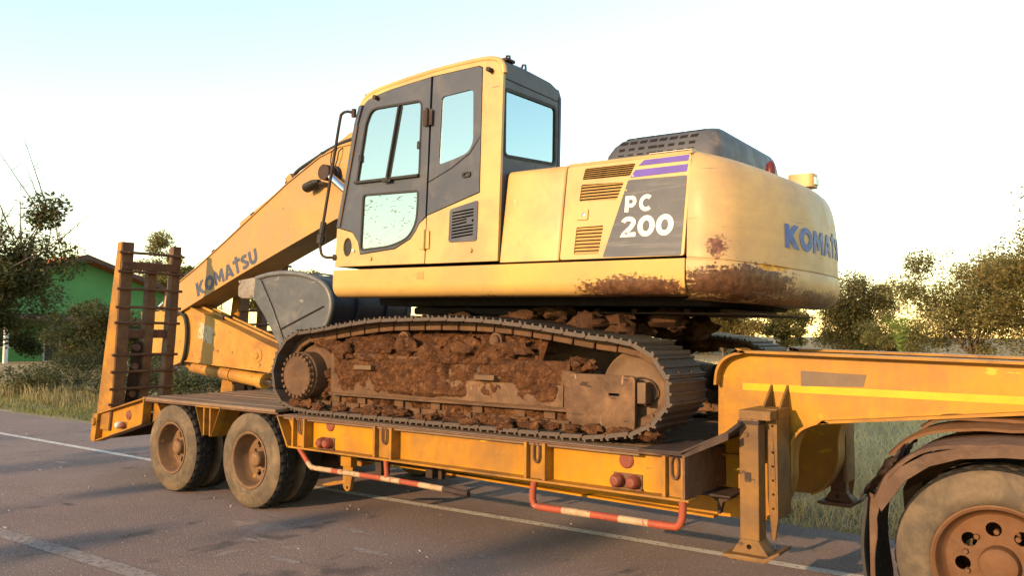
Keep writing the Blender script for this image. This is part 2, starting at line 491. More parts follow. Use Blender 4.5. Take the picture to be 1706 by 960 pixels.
def obj(name, me, parent=None, rot=None):
    o = bpy.data.objects.new(name, me)
    COL.objects.link(o)
    if parent:
        o.parent = parent
    if rot:
        o.rotation_euler = rot
    return o
def thing(name, label, cat, loc=(0, 0, 0), group=None, rz=0):
    o = bpy.data.objects.new(name, None)
    COL.objects.link(o)
    o.location = loc
    o.rotation_euler = (0, 0, rz)
    o.empty_display_size = .2
    return tag(o, label, cat, group)
def tag(o, label=None, cat=None, group=None, kind=None):
    for k, v in (('label', label), ('category', cat), ('group', group), ('kind', kind)):
        if v:
            o[k] = v
    return o
def dup(o, parent, loc=None, rot=None, scale=None):
    c = o.copy()
    COL.objects.link(c)
    c.parent = parent
    if loc is not None:
        c.location = loc
    if rot is not None:
        c.rotation_euler = rot
    if scale is not None:
        c.scale = scale
    return c
def copy_tree(o, parent=None):
    c = o.copy()
    COL.objects.link(c)
    c.parent = parent
    for ch in list(o.children):
        copy_tree(ch, c)
    return c
def fbm(p, octs=5, h=.9, sc=1.0):
    return noise.fractal(Vector(p)*sc, h, 2.1, octs)

# ------------------------------------------------------------------ lettering
def stroke(path, w):
    P = [Vector(p) for p in path]
    L, Rr = [], []
    for i, p in enumerate(P):
        d = (P[min(i+1, len(P)-1)] - P[max(i-1, 0)]).normalized()
        n = Vector((-d.y, d.x))*w/2
        L.append(p+n)
        Rr.append(p-n)
    return [(q.x, q.y) for q in L + Rr[::-1]]
def arc(cx, cy, rx, ry, a0, a1, n=14):
    return [(cx + rx*math.cos(math.radians(a0 + (a1-a0)*i/n)), cy + ry*math.sin(math.radians(a0 + (a1-a0)*i/n))) for i in range(n+1)]
GLYPH = {
 'K': [([(0, 0), (.3, 0), (.3, .33), (.64, 0), (1.02, 0), (.53, .51), (.99, 1), (.62, 1), (.3, .66), (.3, 1), (0, 1)], [])],
 'O': [(circle(.55, .5, .55, 28, .52), [circle(.55, .5, .25, 22, .24)])],
 'M': [([(0, 0), (.27, 0), (.29, .56), (.5, .14), (.62, .14), (.83, .56), (.85, 0), (1.12, 0), (1.06, 1), (.8, 1), (.56, .55), (.32, 1), (.06, 1)], [])],
 'A': [([(0, 0), (.3, 0), (.37, .18), (.67, .18), (.74, 0), (1.04, 0), (.66, 1), (.38, 1)], [[(.44, .37), (.60, .37), (.52, .66)]])],
 'T': [([(.26, 0), (.54, 0), (.54, .76), (.8, .76), (.8, 1), (.54, 1), (.54, 1.2), (.26, 1.2), (.26, 1), (0, 1), (0, .76), (.26, .76)], [])],
 'S': [(stroke(arc(.42, .74, .28, .15, 25, 270, 14)[:-1] + arc(.42, .28, .30, .16, 90, -155, 14)[1:], .25), [])],
 'U': [(stroke([(.14, 1), (.14, .45)] + arc(.45, .42, .31, .29, 180, 360, 12) + [(.76, .45), (.76, 1)], .28), [])],
 'P': [([(0, 0), (.27, 0), (.27, 1), (0, 1)], []), (stroke([(.26, .88), (.42, .88)] + arc(.44, .64, .21, .24, 90, -90, 12) + [(.26, .40)], .24), [])],
 'C': [(stroke(arc(.48, .5, .36, .39, 48, 312, 20), .25), [])],
 '2': [(stroke(arc(.38, .70, .26, .20, 170, -35, 12) + [(.50, .44), (.22, .18)], .23), []), ([(0, 0), (.78, 0), (.78, .22), (.10, .22)], [])],
 '0': [(circle(.42, .5, .42, 26, .52), [circle(.42, .5, .17, 18, .27)])],
}
GW = {'K': 1.0, 'O': 1.1, 'M': 1.12, 'A': 1.04, 'T': .80, 'S': .84, 'U': .90, 'P': .78, 'C': .84, '2': .8, '0': .84}
def lettering(txt, fn, width, height, parent, material, gap=.09, cut=0, thick=.0015, name='lettering', rot=None):
    """raised flat lettering; fn(u, v, t) maps metres along and up the text line and out of the surface to 3D"""
    tot = sum(GW[c] for c in txt) + gap*(len(txt)-1)
    kx = width/tot
    bm = bmesh.new()
    x = 0
    for c in txt:
        for outer, holes in GLYPH[c]:
            mb = MB().plate([((x+p[0])*kx, p[1]*height) for p in outer], [[((x+p[0])*kx, p[1]*height) for p in h] for h in holes], lambda u, v, t: (u, v, t), thick)
            vv = [bm.verts.new(p) for p in mb.v]
            for f in mb.f:
                try:
                    bm.faces.new([vv[i] for i in f])
                except ValueError:
                    pass
        x += GW[c] + gap
    if cut:
        for i in range(1, cut):
            bmesh.ops.bisect_plane(bm, geom=bm.verts[:] + bm.edges[:] + bm.faces[:], plane_co=(width*i/cut, 0, 0), plane_no=(1, 0, 0))
    for v in bm.verts:
        v.co = fn(v.co.x, v.co.y, v.co.z)
    bmesh.ops.recalc_face_normals(bm, faces=bm.faces)
    me = bpy.data.meshes.new(name)
    bm.to_mesh(me)
    bm.free()
    me.materials.append(MATS[material])
    return obj(name, me, parent, rot)

# ------------------------------------------------------------------ ground, road, lines
def sheet(name, x0, x1, y0, y1, z, nx, ny, material, amp=0, sc=.2, kind='structure', keep=None):
    mb = MB()
    vs = []
    for j in range(ny+1):
        for i in range(nx+1):
            x, y = x0 + (x1-x0)*i/nx, y0 + (y1-y0)*j/ny
            h = z + (amp*fbm((x, y, 3.1), 4, .9, sc) if amp else 0)
            if keep:
                h = keep(x, y, h)
            vs.append((x, y, h))
    fs = [(j*(nx+1)+i, j*(nx+1)+i+1, (j+1)*(nx+1)+i+1, (j+1)*(nx+1)+i) for j in range(ny) for i in range(nx)]
    mb.add(vs, fs)
    return tag(mb.build(name, material, merge=False, smooth=80), kind=kind)
sheet('ground', -1500, 1500, -1500, 1500, -.16, 30, 30, 'soil')
def verge_h(x, y, h):
    e = 2.75 + .12*fbm((x*.6, 1, 0), 3)
    return -.03 - .05*min(1, max(0, (y-e)/.8)) + (h if y > 3.2 else h*.2)
sheet('verge', -70, 40, 2.62, 26, 0, 220, 60, 'roadside_soil', .07, .35, keep=verge_h)
def road_strip(name, pts, w, z, material):
    vs = []
    for x, y in pts:
        vs += [(x, y-w/2, z), (x, y+w/2, z)]
    mb = MB().add(vs, [(2*i, 2*i+2, 2*i+3, 2*i+1) for i in range(len(pts)-1)])
    return tag(mb.build(name, material, merge=False, smooth=0), kind='structure')
def ragged_road():
    n = 500
    vs, fs = [], []
    for i in range(n+1):
        x = -110 + 200*i/n
        e = 2.66 + .07*fbm((x*1.7, 0, 0), 4)
        vs += [(x, -9.5, 0), (x, e, 0), (x, e+.05, -.06)]
    for i in range(n):
        a = 3*i
        fs += [(a, a+3, a+4, a+1), (a+1, a+4, a+5, a+2)]
    return tag(MB().add(vs, fs).build('road', 'asphalt', merge=False, smooth=0), kind='structure')
ragged_road()
road_strip('edge_line', [(-110, .2), (-40, .65), (-20, .88), (-8.45, 1.01), (-3.7, 1.05), (.3, 1.18), (3.2, 1.28), (5.2, 1.34), (9, 1.47), (40, 2.3)], .11, .004, 'road_paint')
road_strip('lane_line', [(-60, -2.7), (-20, -2.25), (-6, -2.0), (-.9, -1.87), (1.2, -1.77), (4, -1.68), (12, -1.4), (40, -.6)], .16, .004, 'road_paint_faded')
def road_patch(cx, cy, rx, ry, seed, material, z):
    n = 34
    pts = []
    for k in range(n):
        t = 2*PI*k/n
        q = 1 + .45*fbm((math.cos(t)*1.3+seed, math.sin(t)*1.3, seed), 4)
        pts.append((cx + rx*q*math.cos(t), cy + ry*q*math.sin(t), z))
    o = MB().add(pts, [tuple(range(n))]).build('road_scuff', material, merge=False, smooth=0)
    tag(o, kind='structure')
rs = random.Random(5)
for cx, cy, rx, ry in ((1.5, .05, .16, .05), (2.4, .35, .10, .03), (2.1, -.35, .22, .05), (3.1, -.5, .13, .04), (1.0, -.7, .12, .03), (2.9, .1, .07, .03),
                       (.5, -.25, .06, .03), (1.75, -.9, .18, .05), (3.4, .42, .08, .03), (-1.6, -.5, .05, .02), (-2.2, -.8, .06, .02), (-3.0, -.3, .06, .02)):
    road_patch(cx, cy, rx, ry, rs.uniform(0, 50), 'road_paint_faded', .004)
pb = MB()
for k in range(170):
    x, y = rs.uniform(-9, 8), rs.uniform(-3.2, 2.6)
    r = rs.choice((.003, .004, .005, .007, .010))
    pb.obox((x, y, r*.4), (rs.uniform(-1, 1), rs.uniform(-1, 1), .2), (0, 0, 1), (1, .3, 0), r, r*.6, r*.8)
tag(pb.build('loose_gravel', 'pebble', merge=False, smooth=0), 'pale gravel bits scattered over the asphalt', 'gravel', kind='stuff')

# ------------------------------------------------------------------ lowbed trailer
TW = 2.9                                             # trailer width; near side at y = 0
TR = thing('lowbed_trailer', 'orange lowbed trailer with upright loading ramps, carrying the muddy excavator', 'trailer')

def make_wheel(parent, R, rim_r, W, dish, rimmat, tyremat, holes, tread_n=120, hub_r=.075, hub_y=.06, lug=.016, flat_disc=False):
    """one wheel, axle along Y, outer face at y=0"""
    s = R - rim_r
    side = [(rim_r, .024), (rim_r+.06*s, .006), (rim_r+.22*s, -.004), (rim_r+.42*s, -.006), (rim_r+.45*s, -.002), (rim_r+.62*s, 0), (rim_r+.82*s, .010), (rim_r+.92*s, .026)]
    tr = [(rim_r+.92*s, .026), (R-.012, .034), (R-.002, .05), (R, .07), (R, .088), (R-.016, .09), (R-.016, .10), (R, .102), (R, W/2-.006), (R-.016, W/2-.004), (R-.016, W/2+.004), (R, W/2+.006), (R, W-.102), (R-.016, W-.10), (R-.016, W-.09), (R, W-.088),
          (R, W-.07), (R-.002, W-.05), (R-.012, W-.034), (rim_r+.92*s, W-.026)]
    w = MB()
    w.lathe([(rim_r+.004, .020), (rim_r+.008, .0), (rim_r-.002, -.004), (rim_r-.016, .004), (rim_r-.024, .03), (rim_r-.032, dish*.55), (rim_r-.045, dish*.9), (rim_r-.06, dish)], n=48)
    w.lathe([(rim_r+.004, W-.02), (rim_r-.02, W-.01), (rim_r-.03, W*.6), (rim_r-.05, dish+.012)], n=32)
    dr = rim_r-.06
    hs = [circle(math.cos(2*PI*(k+.5)/holes)*dr*.70, math.sin(2*PI*(k+.5)/holes)*dr*.70, dr*.155, 12) for k in range(holes)]
    w.plate(circle(0, 0, dr+.004, 48), hs, lambda u, v, t: (u, dish-.004+t, v), .016)
    wheel = w.build('wheel', rimmat, parent, smooth=40)
    t = MB().lathe(side, n=64).lathe([(r, W-y) for r, y in side], n=64)
    t.build('tyre', tyremat, wheel, smooth=50)
    def wob(i, j):
        if i in (1, 2, 3, 4) or i in (15, 16, 17, 18):
            return -lug if (j % 4) == 0 else 0
        return -lug*.6 if (j % 4 == 2 and i in (7, 8, 11, 12)) else 0
    MB().lathe(tr, n=tread_n, wob=wob).build('tread', 'tread_rubber', wheel, smooth=25)
    h = MB().lathe([(0, hub_y), (hub_r*.75, hub_y), (hub_r*.95, hub_y+.012), (hub_r, hub_y+.03), (hub_r, dish), (hub_r*1.45, dish), (hub_r*1.5, dish-.002+.01)], n=28)
    for k in range(10):
        a = 2*PI*k/10
        h.lathe([(0, dish-.028), (.013, dish-.028), (.016, dish-.02), (.016, dish+.006)], (math.cos(a)*hub_r*1.75, 0, math.sin(a)*hub_r*1.75), 6)
    h.build('hub', rimmat, wheel, smooth=40)
    return wheel
def copy_wheel(w, loc, rz=0):
    c = copy_tree(w, TR)
    c.location = loc
    c.rotation_euler = (0, rnd.uniform(0, 6), rz)
    return c
rnd = random.Random(3)
WR = .478
w0 = make_wheel(TR, WR, .274, .245, .165, 'rim_rusty', 'tyre_rubber', 5)
w0.location = (0, 0, WR)
for X in (0, -1.405):
    if X:
        copy_wheel(w0, (X, 0, WR))
    copy_wheel(w0, (X, .56, WR), 0).scale = (1, -1, 1)
    copy_wheel(w0, (X, TW, WR)).scale = (1, -1, 1)
    copy_wheel(w0, (X, TW-.56, WR))
    MB().lathe([(0, 0), (.07, 0), (.07, TW-.4), (0, TW-.4)], (X, .2, WR), 16).build('axle', 'rusty_dark', TR)
    for y in (.85, TW-.85):
        mb = MB()
        for k in range(6):
            L = .5 - .055*k
            mb.box(X-L, X+L, y-.04, y+.04, WR+.08+.018*k, WR+.094+.018*k)
        mb.build('leaf_spring', 'rusty_dark', TR, bevel=.003)
for X in (-.70, .72, -2.05):
    for y in (.85, TW-.85):
        MB().plate([(X-.16, .86), (X+.16, .86), (X+.07, .40), (X-.07, .40)], [], XZ(y-.09), .18).build('spring_hanger', 'trailer_orange', TR, bevel=.008)
for X in (-.02, -1.42):
    MB().lathe([(0, -.16), (.08, -.16), (.095, -.12), (.095, .10), (0, .10)], (X+.28, .75, .40), 16).build('brake_chamber', 'rusty_dark', TR)

# main beams and deck frame
for y in (.70, 1.90):
    mb = MB().plate([(-1.95, .93), (-1.95, .74), (-.2, .66), (1.05, .505), (4.5, .455), (4.57, .455), (4.57, .93)], [], XZ(y-.007), .014)
    mb.loft([[(x, y-.08, z), (x, y+.08, z), (x, y+.08, z-.016), (x, y-.08, z-.016)] for x, z in ((-1.95, .74), (-.2, .66), (1.05, .505), (4.57, .455))])
    mb.build('main_beam', 'trailer_bright', TR, smooth=0)
for k in range(9):
    X = .7 + .48*k
    MB().box(X-.03, X+.03, .12, TW-.12, .80, .925).build('cross_member', 'rusty_dark', TR)
MB().plate([(.455, .940), (.60, .672), (4.62, .672), (4.62, .940)], [], XZ(.105), .012).build('side_web', 'trailer_bright', TR)
MB().plate([(.455, .940), (.60, .672), (4.62, .672), (4.62, .940)], [], XZ(TW-.117), .012).build('side_web', 'trailer_bright', TR)
for y0, y1 in ((0, .17), (TW-.17, TW)):
    MB().box(.585, 4.66, y0, y1, .656, .672).build('bottom_flange', 'trailer_orange', TR, bevel=.003)
    MB().box(.425, 4.62, y0, y1, .940, .953).build('top_flange', 'rusty_steel', TR, bevel=.003)
MB().loft([[(.42, 0, .945), (.44, 0, .945), (.44, .25, .945), (.42, .25, .945)], [(.585, 0, .66), (.605, 0, .66), (.605, .25, .66), (.585, .25, .66)]]).build('end_plate', 'trailer_orange', TR)
MB().box(4.621, 4.637, -.002, .69, .673, .957).build('front_plate', 'rusty_steel', TR)
MB().box(4.621, 4.637, 1.95, TW+.002, .673, .957).build('front_plate', 'rusty_steel', TR)
br = MB().plate([(4.62, .655), (4.80, .655), (4.80, .64), (4.72, .60), (4.70, .52), (4.68, .52), (4.68, .60), (4.62, .64)], [], XZ(.42), .05)
br.box(4.60, 4.82, .30, .62, .656, .672)
br.build('step_bracket', 'rusty_dark', TR, bevel=.004)
fl = MB().loft([[(4.30, 0, .958), (4.30, .68, .958), (4.30, .68, .974), (4.30, 0, .974)],
                [(4.60, 0, .962), (4.60, .68, .962), (4.60, .68, .98), (4.60, 0, .98)],
                [(4.90, .05, 1.10), (4.90, .66, 1.10), (4.89, .66, 1.122), (4.89, .05, 1.122)],
                [(4.965, .12, 1.165), (4.965, .60, 1.165), (4.95, .60, 1.185), (4.95, .12, 1.185)]])
fl.plate([(4.30, .962), (4.62, .962), (4.93, 1.13), (4.93, 1.08), (4.62, .935), (4.30, .955)], [], XZ(.0), .014)
fl.build('front_lip', 'rusty_dark', TR, bevel=.003)
# stake pockets with chain rings
for i, (a, b) in enumerate(((.66, .82), (1.755, 1.955), (3.36, 3.525), (4.484, 4.618))):
    for y, s in ((0, 1), (TW, -1)):
        mb = MB()
        for x in (a, b):
            mb.box(x-.012, x+.012, min(y+s*.003, y+s*.105), max(y+s*.003, y+s*.105), .672, .940)
        mb.box(a+.012, b-.012, min(y+s*.05, y+s*.062), max(y+s*.05, y+s*.062), .672, .940)
        p = mb.build('stake_pocket', 'trailer_orange', TR, bevel=.002)
        c, yy = (a+b)/2, y + s*.03
        ring = [(c + .026*math.cos(t), yy, .868 + .052*math.sin(t) + (.022 if math.sin(t) > 0 else -.022)) for t in [2*PI*k/18 for k in range(19)]]
        MB().tube(ring, .0085, 6, False).build('chain_ring', 'rusty_steel', p)
# reflectors and side lamps
for x, z in ((1.081, .889), (4.156, .868)):
    MB().lathe([(0, .090), (.045, .090), (.055, .097), (.055, .106), (0, .106)], (x, 0, z), 24).build('reflector', 'lamp_red', TR)
for x0, z0, dx in ((1.00, .728, .09), (4.10, .731, .125)):
    mb = MB().box(x0-.05, x0+dx+.06, .075, .106, z0-.06, z0-.045)
    mb.box(x0-.045, x0+dx+.055, .095, .106, z0-.05, z0+.05)
    lb = mb.build('lamp_bracket', 'rusty_steel', TR, bevel=.004)
    for k in (0, 1):
        MB().lathe([(0, .015), (.03, .02), (.042, .035), (.047, .055), (.047, .10), (0, .10)], (x0 + k*dx, 0, z0), 18).build('side_lamp', 'lamp_red', lb)
# deck planks
rp = random.Random(11)
yy = .03
while yy < TW-.2:
    w = rp.uniform(.19, .235)
    z = .958 + rp.uniform(-.003, .001)
    MB().box(.46 + rp.uniform(0, .03), 4.29, yy, yy+w-.012, z-.04, z).build('deck_plank', 'deck_wood', TR, bevel=.004, seg=1)
    z = 1.000 + rp.uniform(-.004, .004)
    a = -2.02 - rp.uniform(0, .03)
    MB().box(a, .38 + rp.uniform(-.03, .03), yy-.02, yy+w-.032, z-.03, z).build('deck_plank', 'deck_wood', TR, bevel=.004, seg=1)
    yy += w
MB().box(-2.0, .40, .60, TW-.60, .955, .968).build('wheel_deck', 'rusty_dark', TR)
for y in (.012, TW-.03):
    MB().box(-2.02, .42, y, y+.018, .952, .969).build('deck_edge', 'rusty_steel', TR, bevel=.003)
# outrigger bracket between the wheels
for y, s in ((0, 1), (TW, -1)):
    o = MB()
    P = lambda x, z, d: (x, y + s*d, z)
    q = [(-.957, .965), (-.50, .965), (-.655, .655), (-.815, .655)]
    o.plate(q, [], lambda u, v, t: (u, y+s*(.10+t), v), .012)
    for i in range(4):
        a, b = q[i], q[(i+1) % 4]
        o.loft([[(a[0], y+s*.0, a[1]), (a[0], y+s*.26, a[1]), (a[0]*.97-.022, y+s*.26, a[1]-.012 if i == 0 else a[1]), (a[0]*.97-.022, y+s*.0, a[1]-.012 if i == 0 else a[1])],
                [(b[0], y+s*.0, b[1]), (b[0], y+s*.26, b[1]), (b[0]*.97-.022, y+s*.26, b[1]-.012 if i == 0 else b[1]), (b[0]*.97-.022, y+s*.0, b[1]-.012 if i == 0 else b[1])]])
    o.box(-.80, -.78, y+min(0, s*.1), y+max(0, s*.1), .662, .958)
    o.box(-.69, -.67, y+min(0, s*.1), y+max(0, s*.1), .662, .958)
    w = o.build('outrigger', 'trailer_orange', TR)
    ring = [(-.735 + .024*math.cos(t), y+s*.05, .87 + .05*math.sin(t) + (.02 if math.sin(t) > 0 else -.02)) for t in [2*PI*k/18 for k in range(19)]]
    MB().tube(ring, .008, 6, False).build('chain_ring', 'rusty_steel', w)
# beavertail
q = [(-2.0, .975), (-3.05, .735), (-3.10, .42), (-2.02, .70)]
for y, s in ((0, 1), (TW, -1)):
    MB().plate(q, [], lambda u, v, t: (u, y+s*(.07+t), v), .012).build('tail_web', 'trailer_bright', TR)
    f = MB()
    f.loft([[(x, y+s*.0, z), (x, y+s*.5, z), (x, y+s*.5, z+.016), (x, y+s*.0, z+.016)] for x, z in ((-1.96, .984), (-3.08, .730))])
    f.loft([[(x, y+s*.0, z), (x, y+s*.14, z), (x, y+s*.14, z-.014), (x, y+s*.0, z-.014)] for x, z in ((-2.02, .70), (-3.10, .42))])
    f.plate([(-1.985, .972), (-2.005, .972), (-2.03, .70), (-2.01, .70)], [], lambda u, v, t: (u, y+s*t, v), .1)
    f.plate([(-1.985, .972), (-1.95, .972), (-1.80, .80), (-2.01, .70)], [], lambda u, v, t: (u, y+s*(.12+t), v), .3)
    f.build('tail_flange', 'trailer_orange', TR, bevel=.002)
    mb = MB().plate(fillet([(-3.01, .76), (-3.13, .74), (-3.18, .42), (-3.07, .40)], .03, 3), [], lambda u, v, t: (u, y+s*(-.01+t), v), .14)
    k = mb.build('tail_end', 'trailer_orange', TR, bevel=.004)
    MB().lathe([(0, -.035), (.04, -.035), (.05, -.02), (.05, .0), (0, .0)], (-3.09, y if s > 0 else y+.03, .65), 18).build('tail_pin', 'trailer_orange', k)
    if s > 0:
        MB().lathe([(0, .056), (.045, .056), (.055, .062), (.055, .071), (0, .071)], (-2.43, 0, .762), 24).build('reflector', 'lamp_red', TR)
        lb = MB().box(-2.66, -2.46, .045, .071, .585, .60).box(-2.655, -2.465, .06, .071, .59, .68).build('lamp_bracket', 'trailer_orange', TR, bevel=.003)
        for j, m in ((0, 'lamp_clear'), (1, 'lamp_red')):
            MB().lathe([(0, .0), (.025, .005), (.036, .02), (.04, .04), (.04, .068), (0, .068)], (-2.61 + j*.10, 0, .637), 18).build('side_lamp', m, lb)
MB().box(-3.12, -3.05, .13, TW-.13, .43, .70).build('tail_beam', 'rusty_dark', TR, bevel=.005)
yy = .16
while yy < TW-.3:
    w = rp.uniform(.2, .24)
    MB().loft([[(-2.03, yy, .975), (-2.03, yy+w-.01, .975), (-2.03, yy+w-.01, 1.0), (-2.03, yy, 1.0)], [(-3.04, yy, .725), (-3.04, yy+w-.01, .725), (-3.04, yy+w-.01, .752), (-3.04, yy, .752)]]).build('tail_plank', 'deck_wood', TR, bevel=.004, seg=1)
    yy += w
cab_ = smooth_path([(-2.2, .35, .52), (-2.35, .3, .42), (-2.1, .28, .36), (-1.9, .3, .43), (-2.05, .33, .48), (-2.3, .3, .44)], 6)
MB().tube(cab_, .009, 6).build('loose_cable', 'black_rubber', TR)

# loading ramps, folded upright
def ramp_tilt(z):
    return -3.03 + (z-.98)*.135
def build_ramp(y0):
    P = lambda dx, y, z: (ramp_tilt(z) + dx, y0 + y, z)
    base = MB()
    prof = [(-.08, .55), (.26, .55), (.27, .98), (.20, 1.9), (.13, 2.83), (.02, 2.83), (-.02, 1.9), (-.06, .98)]
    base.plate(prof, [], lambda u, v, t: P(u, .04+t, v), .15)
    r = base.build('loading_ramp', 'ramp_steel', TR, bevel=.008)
    MB().plate(outset(prof, -.012), [], lambda u, v, t: P(u, .034+t, v), .008).build('lit_paint_side', 'trailer_orange', r)  # orange side over darker worn faces; sun and shade painted into the split
    for ya, zt in ((.40, 2.52), (.70, 2.83)):
        MB().plate([(.10, .72), (.24, .72), (.20, 1.9), (.13, zt), (.04, zt), (.08, 1.9)], [], lambda u, v, t: P(u, ya+t, v), .11).build('rail', 'ramp_steel', r, bevel=.006)
    for z in (2.55, 1.72):
        MB().obox(P(.14, .40, z), (.135, 0, 1), (0, 1, 0), (1, 0, -.135), .05, .36, .035).build('cross_bar', 'rusty_steel', r, bevel=.006)
    for z in (2.70, 2.47, 2.26, 2.04, 1.85, 1.46, 1.255, 1.05, .865):
        dx = .155 + (2.83-z)*.055
        MB().tube([P(dx, .0, z), P(dx, .4, z+.006), P(dx, .84 if z > 1 else .6, z)], .017, 8).build('rung', 'rusty_steel', r)
    hp = MB().plate(fillet([(.02, .78), (.24, .78), (.24, 1.62), (.06, 1.62)], .02, 2), [], lambda u, v, t: (P(.16, 0, v)[0], y0 + .22 + u, v), .02).build('hinge_plate', 'rusty_dark', r)
    for z in (1.55, 1.32, .98, .82):
        MB().tube([P(.17, .30, z), P(.235, .30, z)], .042, 14).build('boss', 'rusty_steel', hp)
    return r
build_ramp(0)
build_ramp(1.68)
MB().tube([(-3.06, .0, .66), (-3.06, TW, .66)], .035, 14).build('ramp_hinge_pin', 'rusty_steel', TR)

# under-run guard rails with red and white bands
def banded(path, r, cuts, mats, end=None):
    P = smooth_path(path, 8)
    L = [0]
    for a, b in zip(P, P[1:]):
        L.append(L[-1] + (b-a).length)
    segs = []
    for i in range(len(cuts)-1):
        a, b = cuts[i]*L[-1], cuts[i+1]*L[-1]
        pts = []
        for s in [a + (b-a)*k/10 for k in range(11)]:
            k = max(j for j in range(len(L)) if L[j] <= s+1e-9)
            k = min(k, len(P)-2)
            t = (s-L[k])/max(1e-9, L[k+1]-L[k])
            pts.append(P[k].lerp(P[k+1], t))
        segs.append((pts, mats[i]))
    o = MB().tube(segs[0][0], r, 12).build('guard_rail', segs[0][1], TR)
    for pts, m in segs[1:]:
        MB().tube(pts, r, 12).build('rail_band', m, o)
    return o
banded([(3.43, .03, .66), (3.415, .03, .60), (3.41, .03, .51), (3.425, .03, .482), (3.47, .03, .472), (4.0, .03, .478), (4.50, .03, .482), (4.565, .03, .49), (4.595, .03, .52), (4.605, .03, .58), (4.605, .03, .66)], .026,
       (0, .30, .455, .60, .745, 1), ('rail_red', 'rail_white', 'rail_red', 'rail_white', 'rail_red'))
g = banded([(.70, .05, .66), (.79, .05, .58), (.865, .05, .51), (.90, .05, .495), (.97, .05, .493), (1.9, .05, .495), (2.50, .05, .487), (2.78, .05, .478)], .024,
       (0, .085, .27, .31, .44, .56, .66, .76, .88, 1), ('rail_red', 'rail_white', 'rail_red', 'rail_white', 'rail_red', 'rail_white', 'rail_red', 'rail_white', 'rusty_dark'))
MB().tube([(1.86, .05, .66), (1.875, .05, .50)], .022, 10).build('rail_post', 'rail_red', g)
# tool bracket under the deck
mb = MB().box(1.06, 1.20, .25, .33, .50, .66)
mb.plate(fillet([(1.06, .52), (1.20, .52), (1.16, .28), (1.11, .26), (1.06, .30)], .03, 3), [circle(1.12, .30, .014, 8)], XZ(.28), .04)
mb.loft([[(1.10, .28, .34), (1.10, .33, .34), (1.10, .33, .37), (1.10, .28, .37)], [(.92, .27, .30), (.92, .34, .30), (.92, .34, .335), (.92, .27, .335)], [(.80, .26, .285), (.80, .35, .285), (.80, .35, .30), (.80, .26, .30)]])
mb.build('hanger_bracket', 'trailer_orange', TR, bevel=.006)
for bx_ in ((1.26, 1.34, .5, .62, .40, .66), (1.36, 1.44, .4, .46, .52, .66), (1.95, 2.03, .45, .53, .46, .66), (2.10, 2.14, .45, .50, .46, .66)):
    MB().box(*bx_).build('valve_block', 'rusty_dark', TR, bevel=.006)
MB().lathe([(0, 0), (.14, .02), (.16, .05), (.16, .85), (.14, .88), (0, .9)], (1.75, .95, .52), 24).build('air_tank', 'rusty_dark', TR)
for y in (.45, .52):
    MB().tube(smooth_path([(.5, y, .6), (1.2, y+.05, .53), (2.2, y, .6), (3.2, y+.04, .56), (4.5, y, .62)], 8), .012, 6).build('air_hose', 'black_rubber', TR)

# gooseneck
GN = [(4.573, .445), (4.585, 1.386), (4.600, 1.49), (4.64, 1.56), (4.70, 1.602), (4.78, 1.624), (4.87, 1.631), (6.46, 1.595), (9.4, 1.545), (9.4, 1.37), (7.5, 1.36), (6.453, 1.285), (5.457, 1.172), (5.335, 1.160), (5.25, 1.132), (5.18, 1.085),
      (5.135, 1.0), (5.118, .90), (5.115, .76), (5.085, .65), (5.039, .567), (4.976, .497), (4.90, .455)]
GN = [GN[0]] + [(p.x, p.z) for p in smooth_path([(x, 0, z) for x, z in GN[1:8]], 5)] + GN[8:11] + [(p.x, p.z) for p in smooth_path([(x, 0, z) for x, z in GN[11:]], 5)]
GE = max(i for i, p in enumerate(GN) if p[0] > 9.3 and p[1] > 1.5)
for n, y in enumerate((.70, 1.90)):
    g = MB().plate(GN, [], XZ(y-.007), .014).build('gooseneck_web', 'trailer_bright', TR, smooth=0)
    inner = outset(GN, -.018)
    for i0, i1 in ((1, GE), (GE+1, len(GN)-1)):
        MB().loft([[(a[0], y-.10, a[1]), (a[0], y+.10, a[1]), (c[0], y+.10, c[1]), (c[0], y-.10, c[1])] for a, c in zip(GN[i0:i1+1], inner[i0:i1+1])]).build('gooseneck_flange', 'trailer_orange', g, smooth=40)
    if n == 0:
        MB().box(4.59, 5.10, y-.075, y-.007, .885, .90).build('web_rib', 'trailer_orange', g, bevel=.002)
        MB().plate([(4.765, 1.352), (6.456, 1.341), (8.2, 1.36), (8.2, 1.41), (6.456, 1.388), (4.765, 1.402)], [], XZ(y-.0095), .0015).build('warning_tape', 'reflective_tape', g)
        MB().plate([(5.174, 1.395), (5.573, 1.408), (5.593, 1.486), (5.174, 1.50)], [], XZ(y-.0105), .002).build('painted_patch', 'painted_over_grey', g)
for X in (4.7, 6.2, 7.5, 8.8):
    MB().box(X, X+.12, .80, 1.80, 1.40, 1.56).build('gooseneck_cross', 'rusty_dark', TR, bevel=.006)
MB().box(4.60, 4.62, .72, 1.88, .47, 1.35).build('gooseneck_bulkhead', 'rusty_dark', TR)
